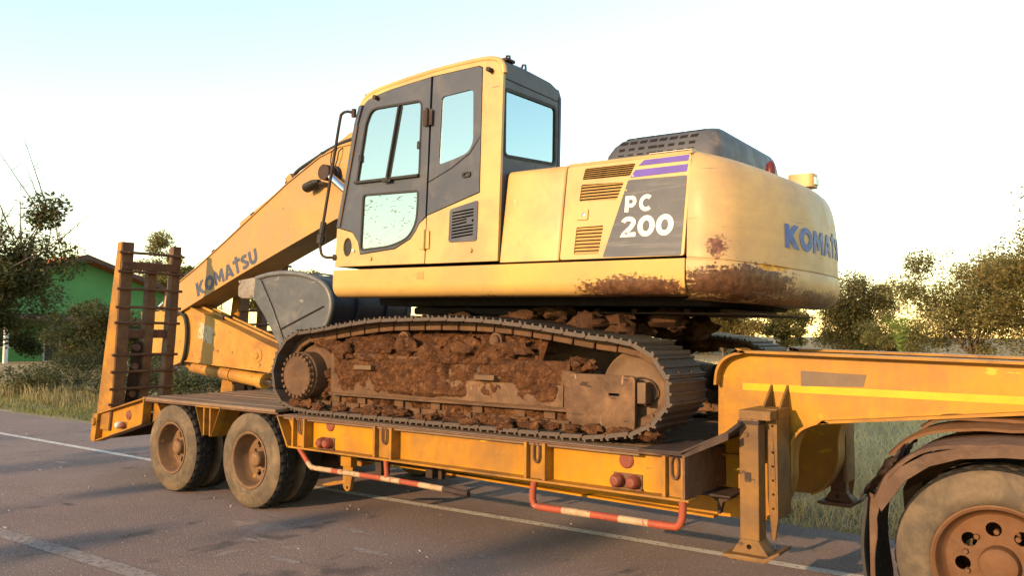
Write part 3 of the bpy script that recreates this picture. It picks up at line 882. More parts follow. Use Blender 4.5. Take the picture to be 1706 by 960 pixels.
# landing legs
for y, s in ((.20, 1), (2.40, -1)):
    T = lambda d: y + s*d
    def sb(mb, x0, x1, d0, d1, z0, z1):
        return mb.box(x0, x1, min(T(d0), T(d1)), max(T(d0), T(d1)), z0, z1)
    lg = sb(MB(), 4.922, 5.050, 0, .13, .41, 1.20).build('landing_leg', 'leg_paint' if s > 0 else 'rusty_steel', TR, bevel=.008)
    sb(MB(), 4.915, 5.057, -.007, .137, 1.165, 1.19).build('leg_band', 'rusty_dark', lg, bevel=.003)
    m = sb(MB(), 4.918, 5.125, .012, .40, 1.195, 1.255)
    m.plate([(5.058, 1.26), (5.125, 1.26), (5.125, .56), (5.105, .42), (5.085, .42), (5.058, .70)], [circle(5.095, zz, .008, 8) for zz in (.62, .71, .80, .89, .98, 1.15)], lambda u, v, t: (u, T(.135+t), v), .02)
    sb(m, 5.100, 5.125, .155, .40, .55, 1.195)
    for x in (4.965, 5.075):
        m.plate([(.22, 1.25), (.40, 1.25), (.40, 1.40)], [], lambda u, v, t: (x+t, T(u+.09), v), .016)
    m.build('leg_bracket', 'leg_paint', lg, bevel=.003)
    sb(MB(), 4.96, 5.00, -.006, 0, .80, .86).build('leg_mark', 'rusty_dark', lg)
    MB().lathe([(0, -.012 if s > 0 else .0), (.012, -.012 if s > 0 else .0), (.016, 0 if s > 0 else .012), (0, .004 if s > 0 else .016)], (4.975, T(0), 1.10), 12).build('leg_bolt', 'rusty_steel', lg)
    f = MB().plate([(4.93, .435), (5.045, .435), (5.11, .345), (4.87, .345)], [circle(4.985, .39, .016, 10)], lambda u, v, t: (u, T(-.012+t), v), .155)
    f.loft([[(4.83, T(-.07), .325), (4.83, T(.21), .325), (4.83, T(.21), .338), (4.83, T(-.07), .338)], [(4.88, T(-.07), .315), (4.88, T(.21), .315), (4.88, T(.21), .345), (4.88, T(-.07), .345)],
            [(5.10, T(-.07), .315), (5.10, T(.21), .315), (5.10, T(.21), .345), (5.10, T(-.07), .345)], [(5.19, T(-.05), .375), (5.19, T(.19), .375), (5.19, T(.19), .395), (5.19, T(-.05), .395)]])
    f.build('leg_foot', 'rusty_steel' if s < 0 else 'leg_paint', lg, bevel=.004)

# ------------------------------------------------------------------ crawler excavator
EX = thing('crawler_excavator', 'weathered yellow crawler excavator with mud-caked tracks riding on the trailer', 'excavator', (2.375, 1.5, .956))
UP = (0, .0178, .0197)                               # the slewed upper structure sits slightly turned and pitched

# --- crawler tracks
TP = [(-1.35, .022), (0, .022), (1.30, .022), (1.62, .045), (1.88, .10), (2.06, .235), (2.115, .40), (2.06, .56), (1.93, .685), (1.74, .752), (1.45, .79),
      (1.0, .855), (.55, .905), (.1, .925), (-.35, .925), (-.75, .915), (-1.15, .875), (-1.55, .825), (-1.86, .785), (-2.06, .65), (-2.165, .47), (-2.165, .30), (-2.07, .13), (-1.88, .05), (-1.65, .025)]
TPs = smooth_path([(x, 0, z) for x, z in TP], 24, True)
TL = [0]
for i in range(len(TPs)):
    TL.append(TL[-1] + (TPs[(i+1) % len(TPs)] - TPs[i]).length)
def track_at(s):
    s %= TL[-1]
    lo, hi = 0, len(TL)-2
    while lo < hi:
        m = (lo+hi+1)//2
        if TL[m] <= s:
            lo = m
        else:
            hi = m-1
    p, q = TPs[lo], TPs[(lo+1) % len(TPs)]
    return p.lerp(q, (s-TL[lo])/max(1e-9, TL[lo+1]-TL[lo]))
NS = int(round(TL[-1]/.19))
PITCH = TL[-1]/NS
# triple-grouser shoe: x along the track, z outwards
sp = [(-.100, .014), (-.092, .018), (-.088, .030), (-.074, .030), (-.072, .012), (-.022, .010), (-.020, .026), (-.004, .026), (-.002, .010), (.050, .010), (.052, .026), (.068, .026), (.070, .008), (.086, -.002),
      (.090, -.022), (.070, -.020), (-.080, -.018), (-.104, -.006)]
shoe_mb = MB().plate(sp, [], lambda u, v, t: (u, t-.3, v), .6)
shoe0 = shoe_mb.build('track_shoe', 'track_steel', None, smooth=30)
COL.objects.unlink(shoe0)
for side, yc in ((-1, -1.10), (1, 1.10)):
    ch = MB()
    frames = []
    for i in range(NS):
        s = i*PITCH
        a, b = track_at(s-PITCH*.46), track_at(s+PITCH*.46)
        d = (b-a).normalized()
        n = Vector((d.z, 0, -d.x))                    # outwards
        c = track_at(s)
        frames.append((c, d, n))
        for yl in (-.13, .13):
            y = yc + yl
            ch.obox(c - n*.064 + Vector((0, y, 0)) - d*.01, d, (0, 1, 0), n, PITCH*.455, .024, .050)
            ch.obox(c - n*.052 + Vector((0, y + (.024 if yl < 0 else -.024), 0)) + d*PITCH*.5, d, (0, 1, 0), n, PITCH*.2, .02, .034)
        ch.tube([c - n*.052 + Vector((0, yc-.165, 0)) + d*PITCH*.5, c - n*.052 + Vector((0, yc+.165, 0)) + d*PITCH*.5], .022, 8)
    track = ch.build('crawler_track', 'frame_muddy', EX, bevel=.006, seg=1)
    rt = random.Random(side)
    for c, d, n in frames:
        o = bpy.data.objects.new('track_shoe', shoe0.data)
        COL.objects.link(o)
        o.parent = track
        m = Matrix((d, Vector((0, 1, 0)), n)).transposed().to_4x4()
        m.translation = c + Vector((0, yc, 0)) - n*.018
        o.matrix_local = m
# --- track frames with rollers, idler, final drive
def lump(mb, c, r, seed, sq=(1, 1, 1), n=10, amp=.35):
    """one clod of mud"""
    vs, fs = [], []
    for i in range(n+1):
        th = PI*i/n
        for j in range(n*2):
            ph = PI*j/n
            v = Vector((math.sin(th)*math.cos(ph), math.sin(th)*math.sin(ph), math.cos(th)))
            k = r*(1 + amp*fbm(v*1.6 + Vector((seed, seed*.7, 0)), 4))
            vs.append((c[0]+v.x*k*sq[0], c[1]+v.y*k*sq[1], c[2]+v.z*k*sq[2]))
    for i in range(n):
        for j in range(n*2):
            k = (j+1) % (n*2)
            fs.append((i*n*2+j, i*n*2+k, (i+1)*n*2+k, (i+1)*n*2+j))
    mb.add(vs, fs)
def mud_skin(mb, x0, x1, z0, z1, ysurf, seed, amp, cover, nx, nz, sc=2.2, sign=-1):
    """crust of dried mud over a near-vertical face: bumpy sheet, sunk below the face where it has fallen away"""
    vs = []
    for j in range(nz+1):
        for i in range(nx+1):
            x, z = x0 + (x1-x0)*i/nx, z0 + (z1-z0)*j/nz
            e = min(1, 14*min(i/nx, 1-i/nx))*min(1, 7*min(j/nz, 1-j/nz))
            big = fbm((x*sc+seed, z*sc*1.2, seed*1.7), 3, 1.0)
            fine = fbm((x*12+seed, z*12, seed), 6, .55)
            ridge = 1 - abs(fbm((x*5, z*5+seed, 2), 3, .8))*1.6
            h = amp*(cover + big*1.0 + fine*.55 + ridge*.3)*e - .02
            vs.append((x, ysurf(x, z) + sign*max(-.03, h), z))
    w = nx+1
    mb.add(vs, [(j*w+i, j*w+i+1, (j+1)*w+i+1, (j+1)*w+i) for j in range(nz) for i in range(nx)])
for side in (-1, 1):
    yo = side*1.30                                     # outer face of the frame
    yi = side*.92
    s = side
    F = MB()
    prof = [(-1.42, .22), (1.30, .20), (1.30, .50), (.9, .56), (-1.0, .60), (-1.42, .61)]
    F.loft([[(x, yo, z) for x, z in prof], [(x, yi, z) for x, z in prof]])
    prof2 = [(-1.3, .60), (.75, .56), (.6, .66), (-1.0, .70)]
    F.loft([[(x, yo + s*-.10, z) for x, z in prof2], [(x, yi, z) for x, z in prof2]])
    fr = F.build('track_frame', 'frame_muddy', EX, bevel=.012)
    g = MB()
    gp = fillet([(1.24, .145), (1.24, .49), (1.40, .495), (1.60, .495), (1.815, .490), (1.805, .075), (1.60, .062)], [.03, .03, .01, .01, .04, .13, .06], 5)
    g.plate(gp, [fillet([(1.60, .345), (1.69, .345), (1.69, .365), (1.60, .365)], .008, 2)], lambda u, v, t: (u, yo + s*(.035-t) - s*.04*max(0, (.2-v)/.2), v), .03)
    g.build('idler_guard', 'plate_smeared', fr, bevel=.006)
    # idler wheel
    idl = MB().lathe([(0, .03), (.055, .03), (.07, .045), (.075, .05), (.22, .06), (.26, .045), (.287, .03), (.297, .035), (.30, .06), (.30, .10), (.255, .11), (.255, .19), (.30, .20), (.30, .26), (0, .27)], (0, 0, 0), 48)
    if side > 0:
        idl.v = [(x, -y, z) for x, y, z in idl.v]
    idl.v = [(x+1.775, y + s*1.24, z+.378) for x, y, z in idl.v]
    iw = idl.build('idler_wheel', 'idler_metal', fr, smooth=40)
    cap = MB().tube([(1.775, s*1.25, .378), (1.775, s*1.15, .378)], .052, 20)
    cap.obox((1.862, s*1.285, .375), (1, 0, 0), (0, 1, 0), (0, 0, 1), .034, .05, .075)
    cap.build('idler_bracket', 'idler_metal', iw, bevel=.008)
    ring = [(1.80 + .125*math.cos(t), s*1.215, .378 + .10*math.sin(t)) for t in [2*PI*k/28 for k in range(29)]]
    MB().tube(ring, .006, 6, False).build('seal_ring', 'rusty_dark', iw)
    # final drive
    fd = MB().lathe([(0, 0), (.185, .0), (.20, .012), (.205, .03), (.215, .035), (.215, .06), (.225, .07), (.225, .20), (.26, .21), (.30, .24), (.30, .26), (.30, .42), (0, .42)], (0, 0, 0), 48)
    if side > 0:
        fd.v = [(x, -y, z) for x, y, z in fd.v]
    fd.v = [(x-1.775, y + s*1.42, z+.375) for x, y, z in fd.v]
    dv = fd.build('final_drive', 'frame_muddy', fr, smooth=35)
    for k in range(22):
        a = 2*PI*k/22
        p = Vector((-1.775 + .20*math.cos(a), s*1.41, .375 + .20*math.sin(a)))
        MB().tube([p + Vector((0, s*.018, 0)), p - Vector((0, s*.02, 0))], .017, 6).build('cover_bolt', 'frame_muddy', dv)
    # sprocket teeth
    tp = []
    for k in range(21):
        for da, r in ((-.10, .30), (-.05, .345), (.05, .345), (.10, .30)):
            a = 2*PI*(k)/21 + da
            tp.append((-1.775 + r*math.cos(a), .375 + r*math.sin(a)))
    MB().plate(tp, [], lambda u, v, t: (u, s*1.12 - s*t, v), .05).build('sprocket', 'track_steel', dv)
    for X, z in ((-.535, .735), (.50, .73)):
        c = MB().lathe([(0, 0), (.035, 0), (.045, .01), (.045, .03), (.065, .032), (.068, .07), (.05, .075), (.05, .25), (0, .25)], (0, 0, 0), 20)
        if side > 0:
            c.v = [(x, -y, zz) for x, y, zz in c.v]
        c.v = [(x+X, y + s*1.27, zz+z) for x, y, zz in c.v]
        c.box(X-.05, X+.05, s*1.10 - .03, s*1.10 + .03, .56, z)
        c.build('carrier_roller', 'frame_muddy', fr, smooth=40)
    for X in (-1.38, -1.03, -.55, -.12, .34, .765, 1.05, 1.35):
        c = MB().lathe([(0, 0), (.07, 0), (.09, .015), (.115, .02), (.118, .045), (.09, .05), (.09, .20), (.118, .205), (.118, .24), (0, .25)], (0, 0, 0), 24)
        if side > 0:
            c.v = [(x, -y, zz) for x, y, zz in c.v]
        c.v = [(x+X, y + s*1.235, zz+.148) for x, y, zz in c.v]
        c.box(X-.055, X+.045, min(s*1.262, s*1.235), max(s*1.262, s*1.235), .14, .215)
        c.build('track_roller', 'frame_muddy', fr, smooth=40)
    # steps and side flange
    for x0, x1, z in ((-1.02, -.80, .485), (.39, .59, .445)):
        MB().box(x0, x1, min(yo, yo+s*.075), max(yo, yo+s*.075), z-.03, z+.012).build('step', 'idler_metal', fr, bevel=.004)
    MB().box(-1.40, 1.25, min(yo, yo+s*.03), max(yo, yo+s*.03), .205, .225).build('frame_lip', 'frame_muddy', fr, bevel=.004)
    if side < 0:
        MB().box(-.05, 1.2, yo-.012, yo, .235, .40).build('side_plate', 'plate_smeared', fr, bevel=.004)
        rl = random.Random(4)
        m1, m2 = MB(), MB()
        mud_skin(m1, -1.42, 1.24, .23, .58, lambda x, z: yo, 3.1, .044, .80, 260, 52)
        mud_skin(m1, -1.40, .95, .50, .80, lambda x, z: yo + .02 + (z-.5)*.55, 8.2, .070, 1.0, 230, 46)
        mud_skin(m1, -1.55, 1.30, .03, .215, lambda x, z: yo + .085, 15.7, .055, .55, 240, 24, 4.0)
        m1.build('mud_crust', 'mud', fr, merge=False, smooth=60)
        for k in range(46):
            x = rl.uniform(-1.35, .9)
            hill = .12*math.exp(-((x+.72)/.32)**2) + .08*math.exp(-((x-.55)/.35)**2)
            lump(m2, (x, -rl.uniform(1.05, 1.30), .60 + hill*.5 + rl.uniform(-.02, .05)), rl.uniform(.045, .10), rl.uniform(0, 90), (1.5, 1, .8), 8, .7)
        for k in range(90):
            lump(m2, (rl.uniform(-1.95, 1.9), -rl.uniform(1.17, 1.36), .075 + rl.uniform(-.01, .03)), rl.uniform(.03, .065), rl.uniform(0, 90), (1.6, 1, .7), 7, .7)
        for k in range(16):
            t = rl.uniform(-2.4, 1.0)
            lump(m2, (-1.775 + .26*math.cos(t), -rl.uniform(1.16, 1.24), .375 + .26*math.sin(t)), rl.uniform(.035, .07), rl.uniform(0, 90), (1, .8, 1), 7, .6)
        for x, z, r in ((1.26, .56, .07), (1.36, .54, .05), (-1.62, .70, .07), (-1.50, .66, .07)):
            lump(m2, (x, -1.20, z), r, rl.uniform(0, 90), (1.5, 1, .8), 9, .6)
        tag(m2.build('mud_clods', 'mud', fr, merge=False, smooth=60), kind='stuff')
    else:
        m2 = MB()
        rl = random.Random(9)
        for k in range(30):
            lump(m2, (rl.uniform(-1.3, 1.3), rl.uniform(.95, 1.2), .66 + rl.uniform(-.02, .06)), rl.uniform(.05, .12), rl.uniform(0, 90), (1.5, 1, .7), 7, .6)
        tag(m2.build('mud_clods', 'mud', fr, merge=False, smooth=60), kind='stuff')
# dust shed between the shoes on the chain
cb = MB().loft([[(x*a, y*b, z) for x, y in fillet([(-.75, -.95), (.75, -.95), (.75, .95), (-.75, .95)], .25, 4)] for a, b, z in ((.8, 1.0, .22), (1, 1, .30), (1, 1, .62), (.8, .8, .78))])
car = cb.build('car_body', 'frame_muddy', EX, bevel=.01)
MB().loft([[(.62*math.cos(2*PI*k/40), .62*math.sin(2*PI*k/40), z) for k in range(40)] for z in (.76, .96)]).build('swing_bearing', 'rusty_dark', EX)
m3 = MB()
rl = random.Random(21)
for k in range(60):
    a = rl.uniform(-PI, 0) if k % 3 else rl.uniform(0, PI)
    rr = rl.uniform(.55, .98)
    lump(m3, (rr*math.cos(a)*1.15, rr*math.sin(a), .80 + rl.uniform(-.03, .09)), rl.uniform(.05, .10), rl.uniform(0, 90), (1.4, 1.2, .7), 7, .6)
for k in range(80):
    x = rl.uniform(-.95, 1.75)
    lump(m3, (x, rl.uniform(-.95, .2), .86 + .09*math.exp(-((x-.3)/.7)**2) + rl.uniform(-.05, .05)), rl.uniform(.05, .12), rl.uniform(0, 90), (1.5, 1.2, .75), 7, .7)
tag(m3.build('mud_heap', 'mud_dark', car, merge=False, smooth=60), kind='stuff')

# --- upper structure
YB = -1.36
def yside(z):
    return YB + .10*(z-1.36)/.75
def side_fn(off):
    return lambda u, v, t: (u, yside(v) - off + t, v)
def ubuild(mb, name, material, parent=EX, **k):
    return mb.build(name, material, parent, rot=UP if parent is EX else None, **k)
# revolving frame, shade under the body painted in as near-black
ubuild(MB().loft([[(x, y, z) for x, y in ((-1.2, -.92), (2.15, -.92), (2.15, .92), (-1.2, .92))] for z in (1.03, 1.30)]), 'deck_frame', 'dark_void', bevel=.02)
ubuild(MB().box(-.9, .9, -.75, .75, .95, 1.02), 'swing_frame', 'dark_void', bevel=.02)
uf = MB()
for x in (1.0, 1.35, 1.8, 2.1):
    uf.box(x, x+.05, -.6, .6, .985, 1.02)
uf.box(.8, 2.45, -.75, .75, .975, .986)
ubuild(uf, 'belly_plate', 'rusty_dark', bevel=.003)
# side skirts (rounded lower edge)
for s in (-1, 1):
    prof = [(0, 1.345), (0, 1.20)] + [(.10*(1-math.cos(t)), 1.20 - .105*math.sin(t)) for t in [PI/2*k/7 for k in range(1, 8)]] + [(.25, 1.095), (.25, 1.345)]
    rings = []
    for k in range(9):
        t = PI/2*k/8
        rings.append([(-1.36 + .10*(1-math.sin(t)) + d*.0, s*(-YB - .10*(1-math.cos(PI/2-t)) * 0 - d - .11*(1-math.sin(t))**1.3), z) for d, z in prof])
    rings.append([(2.136, s*(-YB - d), z) for d, z in prof])
    ubuild(MB().loft(rings), 'side_skirt', 'skirt_yellow', smooth=40)
# engine bay panels
def body_panel(name, x0, x1, ztop, top_in=.16, parent=EX, material='machine_yellow', ins=.0, holes=()):
    zs = [1.362, 1.5, 1.65, 1.8, 1.95, ztop-.06]
    rings = []
    for s in (-1,):
        prof = [(yside(z) + ins, z) for z in zs]
        yb = yside(ztop-.06) + ins
        prof += [(yb + .008, ztop-.035), (yb + .024, ztop-.014), (yb + .05, ztop-.003), (yb + .08, ztop), (yb + top_in + .3, ztop+.012), (yb + top_in+.3, ztop-.03), (-1.15, 1.362)]
        e = .012
        rings = [[(x0+e*.3, y+e, z) for y, z in prof], [(x0+e, y+e*.2, z) for y, z in prof], [(x0+e*2, y, z) for y, z in prof], [(x1-e*2, y, z) for y, z in prof], [(x1-e, y+e*.2, z) for y, z in prof], [(x1-e*.3, y+e, z) for y, z in prof]]
    return ubuild(MB().loft(rings), name, material, parent, smooth=40)
tankp = body_panel('tank_panel', .560, 1.122, 2.112)
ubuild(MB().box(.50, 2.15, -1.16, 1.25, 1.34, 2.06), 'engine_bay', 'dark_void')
# engine side door with louvre openings: a curved plate with real holes
def door_plate():
    g1 = [(1.300, 2.062), (1.262, 2.062)]
    G = [fillet([(1.272, 1.972), (1.672, 1.966), (1.712, 2.058), (1.290, 2.058)], .012, 2), fillet([(1.260, 1.806), (1.578, 1.796), (1.626, 1.924), (1.268, 1.936)], .012, 2), fillet([(1.250, 1.400), (1.462, 1.400), (1.486, 1.610), (1.256, 1.608)], .012, 2)]
    outer = fillet([(1.134, 1.364), (2.130, 1.364), (2.138, 2.085), (1.134, 2.085)], .02, 3)
    d = ubuild(MB().plate(outer, G, side_fn(0), .03), 'engine_door', 'machine_yellow', smooth=0)
    for gi, g in enumerate(G):
        zs = [p[1] for p in g]
        z0, z1 = min(zs), max(zs)
        n = 6 if gi < 2 else 8
        for k in range(n):
            za, zb = z0 + (z1-z0)*(k+.12)/n, z0 + (z1-z0)*(k+.88)/n
            zc = (za+zb)/2
            # slat follows the slanted right edge
            xl = min(p[0] for p in g) + .001
            t = (zc-z0)/(z1-z0)
            xr = (1.672, 1.578, 1.462)[gi] + t*((1.712-1.672), (1.626-1.578), (1.486-1.462))[gi]
            zsl = (-.012, -.012, 0)[gi]*(1-t)
            sl = MB().loft([[(x, yside(za) + .004, za-zo), (x, yside(za) + .028, za+.008-zo), (x, yside(zb) + .036, zb+.004-zo), (x, yside(zb) + .012, zb-.006-zo)] for x, zo in ((xl, 0), (xr, .0))])
            sl.build('louvre_slat', 'machine_yellow', d)
    return d
door = door_plate()
topc = MB().loft([[(x, yside(2.085) + a, z) for a, z in ((0.0, 2.087), (.006, 2.10), (.02, 2.113), (.05, 2.12), (.55, 2.135), (.55, 2.09), (.03, 2.087))] for x in (1.134, 2.138)])
ubuild(topc, 'hood_edge', 'machine_yellow')
ubuild(MB().plate([(1.80, .03), (2.13, .03), (2.13, .085), (1.77, .085)], [], lambda u, v, t: (u, yside(2.085) + v, 2.1225 + (v-.05)*.03 + t), .003), 'bare_patch', 'bare_white')
dec = MB().plate(fillet([(1.500, 1.372), (2.108, 1.366), (2.116, 1.930), (1.662, 1.936)], .012, 3), [], side_fn(.0035), .004)
dc = dec.build('model_decal', 'decal_grey', door)
for q in ([(1.735, 2.035), (2.118, 2.035), (2.124, 2.078), (1.780, 2.074)], [(1.678, 1.952), (2.112, 1.958), (2.118, 2.010), (1.712, 2.006)]):
    MB().plate(q, [], side_fn(.0035), .004).build('violet_stripe', 'decal_violet', door)
lettering('PC', lambda u, v, t: (1.652 + u, yside(1.695+v) - .0045 - t, 1.695 + v), .212, .120, dc, 'letter_white', gap=.18)
lettering('200', lambda u, v, t: (1.630 + u, yside(1.512+v) - .0045 - t, 1.512 + v), .412, .148, dc, 'letter_white', gap=.05)
lk = MB().plate(fillet([(1.25, 1.665), (1.35, 1.66), (1.35, 1.742), (1.25, 1.746)], .012, 3), [circle(1.315, 1.70, .016, 10)], side_fn(.012), .012)
lk.build('door_lock', 'machine_yellow', door)
MB().plate(circle(1.315, 1.70, .013, 10), [], side_fn(.008), .004).build('keyhole', 'chrome', door)
# far side panels
ubuild(MB().loft([[(x, y, z) for y, z in ((1.36, 1.362), (1.30, 2.0), (1.26, 2.09), (1.16, 2.12), (.6, 2.13), (.6, 1.4), (1.1, 1.362))] for x in (-.9, 2.13)]), 'far_panel', 'machine_yellow')
ubuild(MB().box(.56, 2.14, -.72, .62, 2.05, 2.128), 'hood_floor', 'machine_yellow')
# engine hood with painted-in grille slots
def hood():
    x0, x1, y0, y1, zb, zt = 1.24, 2.20, -.93, .55, 2.12, 2.372
    def ring(i, z):
        return [(x, y, z) for x, y in fillet([(x0+i*1.0, y0+i*.55), (x1-i*.25, y0+i*.55), (x1-i*.25, y1-i*.4), (x0+i*1.0, y1-i*.4)], .10, 4)]
    # near slope has the slots: separate plate
    body = MB().loft([ring(0, zb), ring(.015, zb+.10), ring(.06, zb+.17)] + [ring(.11, zb+.215), ring(.18, zb+.24), ring(.25, zt-.006)])
    h = ubuild(body, 'engine_hood', 'hood_grey', smooth=50)
    return h
hd = hood()
# slots on the hood's near face: near-black blocks laid on, the shade inside painted in
gl = MB()
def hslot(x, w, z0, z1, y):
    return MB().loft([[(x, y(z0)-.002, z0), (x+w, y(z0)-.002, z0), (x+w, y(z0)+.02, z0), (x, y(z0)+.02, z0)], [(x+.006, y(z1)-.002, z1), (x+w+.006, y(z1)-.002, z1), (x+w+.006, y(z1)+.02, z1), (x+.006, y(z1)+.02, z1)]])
hy = lambda z: -.93 + .55*(.015*max(0, (z-2.12)/.10) if z < 2.22 else .015 + (z-2.22)/.07*.045)
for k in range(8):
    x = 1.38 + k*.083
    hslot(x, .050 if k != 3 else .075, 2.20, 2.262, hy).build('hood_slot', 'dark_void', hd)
hy2 = lambda z: -.93 + .55*(.06 + (z-2.29)/.045*.05)
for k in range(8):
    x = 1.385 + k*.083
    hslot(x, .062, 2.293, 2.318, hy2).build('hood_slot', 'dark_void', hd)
hy3 = lambda z: -.93 + .55*(.11 + (z-2.335)/.025*.07)
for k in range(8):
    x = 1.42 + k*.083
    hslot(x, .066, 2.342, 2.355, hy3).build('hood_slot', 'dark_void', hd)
MB().tube([(1.24, -.90, 2.155), (1.20, -.90, 2.155)], .014, 8).build('hood_catch', 'black_rubber', hd)
# --- counterweight
RT = 2.74
def plan(ins):
    """outline of the counterweight in plan, near front corner round the tail to the far front corner"""
    yb = -YB - ins
    R = RT - ins
    rc = .30
    pts = [(2.146, -yb)]
    # fillet between the side line and the tail arc
    xc = math.sqrt((R-rc)**2 - (yb-rc)**2)
    c = Vector((xc, -(yb-rc)))
    a1 = math.atan2(c.y, c.x)
    n = 9
    for k in range(n+1):
        a = -PI/2 + (a1+PI/2)*k/n
        pts.append((c.x + rc*math.cos(a), c.y + rc*math.sin(a)))
    m = 26
    for k in range(1, m):
        a = a1 + (-2*a1)*k/m
        pts.append((R*math.cos(a), R*math.sin(a)))
    for x, y in pts[1:11][::-1]:
        pts.append((x, -y))
    pts.append((2.146, yb))
    return pts
def drop(x, y, z):
    """the top and the lip fall a little towards the tail"""
    t = max(0, (x-2.15)/.6)
    return z - t*(.055 if z < 1.6 else .055 + .10*(z-1.6)/.5)
cwz = [(1.075, .30), (1.075, .20), (1.085, .13), (1.11, .075), (1.15, .03), (1.20, .008), (1.26, .0), (1.335, .0), (1.342, .004), (1.346, .014), (1.352, .016), (1.358, .010), (1.40, .012), (1.55, .014), (1.70, .02), (1.85, .035), (1.96, .055), (2.03, .08), (2.07, .105), (2.098, .14), (2.112, .185), (2.12, .25)]
rings = []
for z, i in cwz:
    # side tumblehome is part of the inset
    rings.append([(x, y, drop(x, y, z)) for x, y in plan(i)])
cw = ubuild(MB().loft(rings), 'counterweight', 'counterweight_yellow', smooth=42)
def cwfn(u, v, t):
    z = 1.50 + v
    ins = .014 + .006*max(0, (z-1.55)/.15)
    a0 = math.asin(-.745/RT)
    a = a0 + u/RT
    R = RT - ins + .003 + t
    x, y = R*math.cos(a), R*math.sin(a)
    return (x, y, drop(x, y, z))
lettering('KOMATSU', cwfn, 1.38, .185, cw, 'letter_blue', gap=.07, cut=40)
lb = MB().loft([[(2.36 + x, .60 + y, z) for x, y in fillet([(-.10, -.09), (.12, -.09), (.12, .09), (-.10, .09)], .04, 3)] for z in (2.10, 2.19, 2.215)])
lamp = lb.build('rear_lamp', 'machine_yellow', cw, smooth=40)
MB().box(2.478, 2.492, .54, .66, 2.12, 2.18).build('lamp_glass', 'lamp_clear', lamp)
MB().loft([[(2.32 + x*s, -.12 + y*s, z) for x, y in circle(0, 0, .04, 14, .04)] for s, z in ((1.1, 2.08), (1, 2.14), (.8, 2.19), (.3, 2.215))]).build('signal_beacon', 'signal_lens', cw, smooth=60)

# --- cab
CW0, CW1 = YB, -.45
def cside(off):
    return lambda u, v, t: (u, YB - off + t + .03*max(0, (v-1.37)/1.65), v)
cab_out = [(-1.345, 1.375), (-1.345, 1.735), (-1.30, 1.93), (-1.22, 2.30), (-1.135, 2.72), (-1.09, 2.86), (-1.04, 2.925), (-.96, 2.965), (-.75, 3.000), (-.22, 3.045), (.25, 3.055), (.44, 3.035), (.52, 2.985), (.548, 2.90), (.548, 1.375)]
W1 = fillet([(-1.085, 2.156), (-.325, 2.150), (-.325, 2.800), (-.94, 2.812), (-1.0, 2.68)], [.012, .02, .06, .07, .02], 4)
W2 = fillet([(-1.0, 1.525), (-.62, 1.545), (-.42, 1.610), (-.335, 1.74), (-.328, 2.005), (-.992, 2.020)], [.04, .15, .12, .08, .03, .03], 4)
W3 = fillet([(-.104, 2.215), (.10, 2.255), (.215, 2.29), (.262, 2.37), (.246, 2.815), (-.092, 2.80)], [.03, .10, .05, .06, .04, .03], 4)
body_lo = [(-1.345, 1.375), (-.229, 1.375), (-.229, 1.775), (-.31, 1.72), (-.345, 1.66), (-.40, 1.595), (-.58, 1.515), (-1.015, 1.480), (-1.052, 1.60), (-1.13, 1.69), (-1.335, 1.742)]
cabshell = MB()
cabshell.plate(body_lo, [circle(-1.184, 1.555, .055, 20, .085)], cside(0), .03)
cab = ubuild(cabshell, 'cab', 'machine_yellow', bevel=.006, smooth=30)
rear_lo = [(-.217, 1.375), (.548, 1.375), (.548, 2.90), (.52, 2.985), (.44, 3.035), (.25, 3.055), (-.22, 3.045), (-.75, 3.0), (-.96, 2.965), (-1.04, 2.925), (-1.09, 2.86), (-1.06, 2.862), (-1.0, 2.905), (-.90, 2.935), (-.70, 2.965), (-.20, 3.002), (.30, 3.006), (.338, 2.985), (.348, 1.94), (-.217, 1.785)]
vent_o = fillet([(.036, 1.545), (.334, 1.545), (.336, 1.880), (.040, 1.822)], .025, 3)
MB().plate(rear_lo, [outset(vent_o, -.012)], cside(0), .03).build('cab_side', 'machine_yellow', cab, bevel=.004, smooth=30)
# dark door and quarter panel
dk = [(-1.325, 1.745), (-1.125, 1.695), (-1.045, 1.605), (-1.01, 1.485), (-.58, 1.520), (-.395, 1.60), (-.335, 1.665), (-.30, 1.725), (-.232, 1.780), (-.226, 2.995), (-.70, 2.960), (-.90, 2.930), (-1.0, 2.900), (-1.06, 2.857), (-1.10, 2.80), (-1.155, 2.55), (-1.235, 2.15)]
dr = MB().plate(dk, [W1, W2], cside(.006), .032).build('door', 'cab_grey', cab, bevel=.004, smooth=30)
qk = [(-.214, 1.790), (.344, 1.945), (.334, 2.98), (.30, 3.000), (-.20, 2.997)]
qp = MB().plate(qk, [W3], cside(.006), .032).build('quarter_panel', 'cab_grey', cab, bevel=.004, smooth=30)
for w, m, y, p in ((W1, 'film_glass', -.006, dr), (W2, 'film_glass_scuffed', -.002, dr), (W3, 'film_glass', -.004, qp)):
    MB().plate(outset(w, .004), [], cside(y), .005).build('window_glass', m, p)
    if w is not W3:
        MB().plate(outset(w, .014), [outset(w, -.004)], cside(.010), .012).build('window_seal', 'black_rubber', p)
MB().bar((-.585, YB+.018, 2.80), (-.705, YB+.008, 2.155), .016, .028, (0, 1, 0)).build('sliding_frame', 'black_rubber', dr)
MB().bar((-1.10, YB-.012, 2.146), (-.315, YB-.012, 2.142), .022, .022).build('window_rail', 'black_rubber', dr)
lt = MB().bar((-.72, YB-.03, 2.122), (-.62, YB-.03, 2.122), .02, .022)
lt.obox((-.67, YB-.025, 2.132), (1, 0, .2), (0, 1, 0), (0, 0, 1), .025, .02, .012)
lt.build('door_latch', 'black_rubber', dr)
